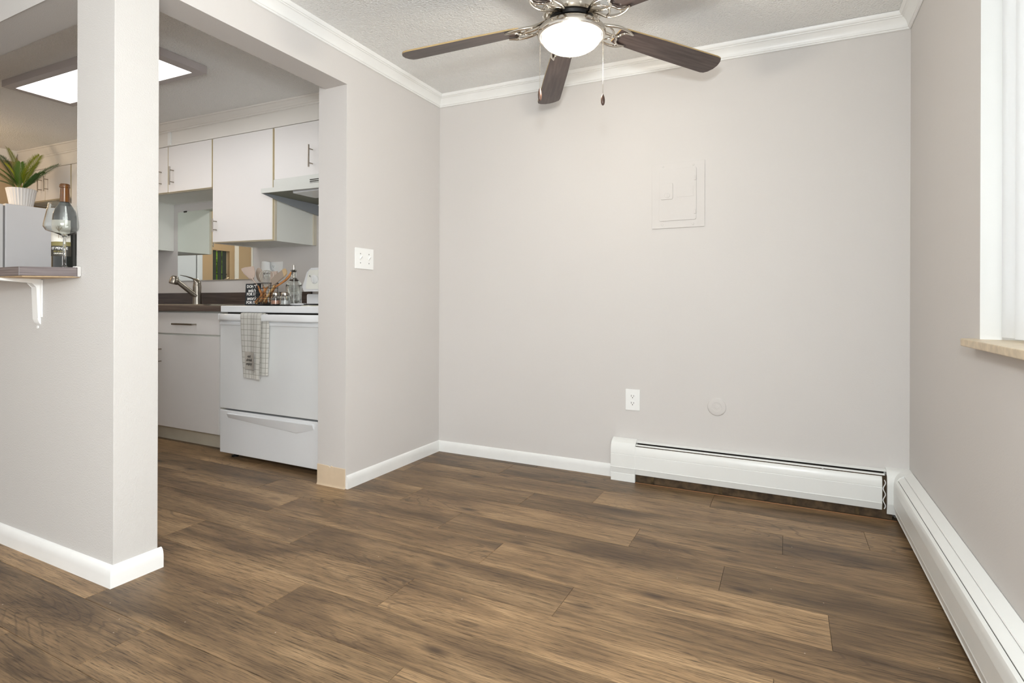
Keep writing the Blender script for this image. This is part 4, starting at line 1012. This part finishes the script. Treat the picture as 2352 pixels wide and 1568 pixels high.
def frond(tip, mid, m, nl=26, ll=.10, spread=1.0, updir=(0, 0, 1)):
    p0 = Vector((px_+random.uniform(-.02, .02), py_+random.uniform(-.02, .02), FT+.155)); p1 = p0+Vector(mid); p2 = p0+Vector(tip)
    def B(t): return p0*(1-t)**2+p1*2*t*(1-t)+p2*t*t
    bm = bm_new(); tube(bm, [B(k/10) for k in range(11)], [.0028-.0022*k/10 for k in range(11)], 5)
    for k in range(nl):
        t = .16+.84*k/(nl-1); p = B(t); d = (B(min(1, t+.02))-B(t-.02)).normalized()
        side = d.cross(Vector(updir)); side = side.normalized() if side.length > .05 else Vector((1, 0, 0))
        L_ = 1.15*ll*(math.sin(math.pi*min(1, .22+t*.72))**.7)*(.9+.2*random.random())
        for s_ in (-1, 1):
            dr = (side*s_*spread*.55+d*.85+Vector((0, 0, .16))).normalized()
            n = dr.cross(d).normalized(); w = dr.cross(n).normalized()*.0034
            a = p; e = p+dr*L_; mdl = p+dr*L_*.45
            e = e-Vector((0, 0, .10*L_))
            v = [bm.verts.new(q) for q in (a-w*.4, mdl-w, e, mdl+w, a+w*.4)]
            bm.faces.new(v)
    o = obj('frond', bm, m, pp, smooth=False); return o
# image right is (+x, slightly +y toward depth); tips estimated in metres from the pot centre
rv = Vector((rt.x, rt.y, 0))
def tipv(r_, u_, f_=0): v = rv*r_+Vector((0, 0, u_))+Vector((fwd.x, fwd.y, 0))*f_; return v
frond(tipv(.20, .30, -.04), tipv(.07, .20), ML1, 24, .12)
frond(tipv(-.10, .37, -.02), tipv(-.03, .22), ML1, 24, .125)
frond(tipv(.33, .235, .0), tipv(.12, .12), ML2, 26, .10)
frond(tipv(-.22, .32, .03), tipv(-.09, .20), ML2, 24, .125)
frond(tipv(-.27, .20, -.03), tipv(-.10, .12), ML3, 22, .11)
frond(tipv(-.28, .10, .0), tipv(-.12, .09), ML2, 20, .09)
frond(tipv(.16, .17, .02), tipv(.06, .10), ML3, 20, .09)
frond(tipv(.04, .24, -.03), tipv(.01, .13), ML3, 22, .10)
frond(tipv(-.06, .22, -.06), tipv(-.01, .13), ML1, 22, .10)
frond(tipv(.20, .14, -.06), tipv(.09, .06), ML2, 26, .06)
frond(tipv(-.16, .20, -.05), tipv(-.06, .12), ML3, 26, .08)
frond(tipv(.12, .26, .04), tipv(.05, .15), ML2, 22, .10)

# ================================================================= BREAKFAST BAR
br = thing('breakfast_bar', (-1.5, -2.1, 1.11), 'grey wood-look breakfast bar counter on the half wall', 'bar counter')
poly = [(-.216, YC-.0005), (-.212, -2.072), (-.343, -2.192), (-4.8, -2.215), (-4.8, -1.76), (-.249, -1.76), (-.249, YC-.0005)]
bm = bm_new(); prism(bm, poly, 'z', 1.112, 1.145, bev=.0012); obj('counter_slab', bm, M_bar, br)
bm = bm_new(); prism(bm, [(-.225, YC-.0008), (-.222, -2.068), (-.346, -2.182), (-4.78, -2.205), (-4.78, YC-.0008)], 'z', 1.108, 1.112); obj('particleboard_base', bm, M_underbar, br, smooth=False)
bm = bm_new(); box(bm, -.3435, -2.1926, 1.1125, -.3423, -2.1910, 1.1445); obj('edge_seam', bm, M_inkm, br, smooth=False)
bm = bm_new(); box(bm, -.236, -2.075, 1.110, -.213, -2.0553, 1.150, bev=.004); obj('caulk_bead', bm, M_wall_rough, br)
bt = thing('shelf_bracket', (-.525, YC, .93), 'white painted metal shelf bracket beneath the breakfast bar', 'bracket')
bm = bm_new()
pv = [(-2.0553, .925), (-2.0553, 1.108), (-2.205, 1.108), (-2.205, 1.098), (-2.085, 1.092), (-2.070, 1.075), (-2.068, .95), (-2.062, .932)]
prism(bm, pv, 'x', -.548, -.508, bev=.002); obj('bracket_arm', bm, M_trim, bt, ang=30)
bm = bm_new(); box(bm, -.515, -2.061, .955, -.493, -2.0556, 1.104, bev=.002); obj('bracket_rib', bm, M_trim, bt)
bm = bm_new(); lathe(bm, [(.006, 0), (.006, .003)], (-.53, -2.0560, .915), 12, Matrix.Rotation(R(90), 3, 'X')); obj('screw', bm, M_trim, bt)
# wine bottle
BX, BY, BZ = -.385, -2.032, 1.1452
wb = thing('wine_bottle', (BX, BY, BZ), 'dark wine bottle with amber neck on the breakfast bar, behind the wine glass', 'bottle')
BR = .0405
bm = bm_new(); lathe(bm, [(.034, 0), (BR, .006), (BR, .190), (BR*.993, .200), (BR*.97, .210), (BR*.92, .220), (BR*.85, .229), (BR*.74, .238), (BR*.62, .246), (BR*.51, .253), (BR*.44, .259), (.0167, .263)], (BX, BY, BZ), 32); obj('bottle_body', bm, M_bottle, wb, ang=50)
bm = bm_new(); lathe(bm, [(.0165, .2615), (.0158, .275), (.0150, .30), (.0148, .318), (.0172, .320), (.0172, .330), (.0145, .334), (.010, .335)], (BX, BY, BZ), 24); obj('bottle_neck', bm, M_amber, wb, ang=40)
va = math.atan2(CAM.y-BY, CAM.x-BX)      # the label faces the room
def band(r_, z0, z1, a0, a1, n=16):
    bm = bm_new(); g = [[bm.verts.new((BX+rr*math.cos(a0+(a1-a0)*k/n), BY+rr*math.sin(a0+(a1-a0)*k/n), BZ+z)) for k in range(n+1)] for rr, z in ((r_, z0), (r_, z1))]
    for k in range(n): bm.faces.new((g[0][k], g[0][k+1], g[1][k+1], g[1][k]))
    return bm
obj('label_upper', band(BR+.0007, .104, .188, va-1.45, va+.45), M_cream, wb)
obj('label_lower', band(BR+.0007, .048, .104, va-1.45, va+.50), M_labeld, wb)
obj('label_band', band(BR+.0009, .088, .104, va-1.35, va+.45), M_labelg, wb)
def wrap_text(s, size, zc, ang, m, bold=.0004):
    o = text('lettering', s, size, Matrix.Identity(4), m, wb, bold=bold)
    L = Vector(wb['_o'])
    for v in o.data.vertices:
        p = v.co+L; a = ang+p.x/(BR+.001); rr = BR+.0012+p.z
        v.co = Vector((BX+rr*math.cos(a), BY+rr*math.sin(a), BZ+zc+p.y))-L
wrap_text('ET PENNE', .0130, .078, va-.45, M_ink, .0001)
wrap_text('RED BLEND', .0075, .066, va-.45, M_labelg, .0002); wrap_text('CALIFORNIA', .0065, .058, va-.45, M_cream, .0002)
bm = bm_new()
def lp(a, z): return (BX+(BR+.0014)*math.cos(va-.45+a), BY+(BR+.0014)*math.sin(va-.45+a), BZ+z)
for a, b_ in (((0, .118), (0, .140)), ((0, .135), (-.25, .158)), ((0, .135), (.25, .158)), ((0, .140), (-.08, .162)), ((0, .140), (.10, .163)), ((-.12, .147), (-.32, .150)), ((.12, .147), (.33, .150))):
    tube(bm, [lp(*a), lp(*b_)], .0007, 5)
obj('tree_drawing', bm, mat('label_drawing_brown', (.30, .22, .12), .7), wb)
# wine glass
GX, GY = -.290, -2.0755
wg = thing('wine_glass', (GX, GY, BZ), 'empty stemmed wine glass with a wide angular bowl at the end of the bar', 'wine glass')
bm = bm_new()
prof = [(.036, 0), (.036, .0015), (.012, .004), (.0050, .010), (.0046, .05), (.0046, .112), (.008, .120), (.024, .127), (.055, .138), (.0635, .152), (.0622, .164), (.0475, .240),
        (.0465, .240), (.0609, .164), (.0620, .153), (.0540, .140), (.024, .130), (.006, .124), (.003, .123)]
lathe(bm, prof, (GX, GY, BZ), 40); obj('glass_bowl', bm, M_glass, wg, ang=60)

# ================================================================= KITCHEN CEILING LIGHT
kl = thing('ceiling_light', (-1.75, -1.22, 2.46), 'rectangular fluorescent ceiling panel light in the kitchen with a grey frame', 'ceiling light')
LX0, LX1, LY0, LY1 = -2.50, -.985, -1.44, -1.035
def klf(v): v.co.z += kz(v.co.x)-2.42
bm = bm_new()
for (a, b_, c, d) in ((LX0, LY0, LX1, LY0+.05), (LX0, LY1-.045, LX1, LY1), (LX0+.0005, LY0+.05, LX0+.06, LY1-.045), (LX1-.075, LY0+.05, LX1-.0005, LY1-.045)): box(bm, a, b_, 2.375, c, d, 2.4185)
objs('frame', bm, M_louver, kl, smooth=False, fix=klf)
ml, tl, bl2 = newmat('light_diffuser_lit'); bl2.inputs['Base Color'].default_value = (.9, .9, .9, 1); bl2.inputs['Emission Color'].default_value = (1, .98, .97, 1); bl2.inputs['Emission Strength'].default_value = 9.0
bm = bm_new(); box(bm, LX0+.05, LY0+.04, 2.381, LX1-.06, LY1-.035, 2.41); obj('diffuser', bm, ml, kl, smooth=False, fix=klf)

# ================================================================= what the mirror sees through the balcony opening
rl = thing('balcony_railing', (-5.1, -1.72, .9), 'dark green wooden balcony slats seen in the kitchen mirror', 'railing')
for y0, y1 in ((-1.814, -1.752), (-1.896, -1.845), (-1.968, -1.917)):
    bm = bm_new(); box(bm, -4.96, y0, 1.11, -4.94, y1, 1.75, bev=.002); obj('slat', bm, M_balu, rl)
for z in (1.26, 1.42):
    bm = bm_new(); box(bm, -4.975, OY0, z, -4.96, OY1, z+.014); obj('rail', bm, M_balu, rl, smooth=False)
bm = bm_new(); bmesh.ops.create_grid(bm, x_segments=24, y_segments=24, size=1, matrix=Matrix.Translation((-6.6, -3.0, 1.6)) @ Matrix.Rotation(R(90), 4, 'Y'))
for v in bm.verts: v.co.x += random.uniform(-.12, .12)
hg = tag(obj('garden_hedge', bm, M_foliage, smooth=False), 'sunlit green garden foliage beyond the balcony slats', 'hedge'); hg['kind'] = 'stuff'
for ya_, yb_ in ((-2.125, -2.06), (-2.40, -2.33)):
    bm = bm_new(); box(bm, -4.9, ya_, 0, -4.885, yb_, 2.2); struct(obj('trim_9', bm, M_soffit, smooth=False))

for o in bpy.data.objects:
    if '_o' in o.keys(): del o['_o']
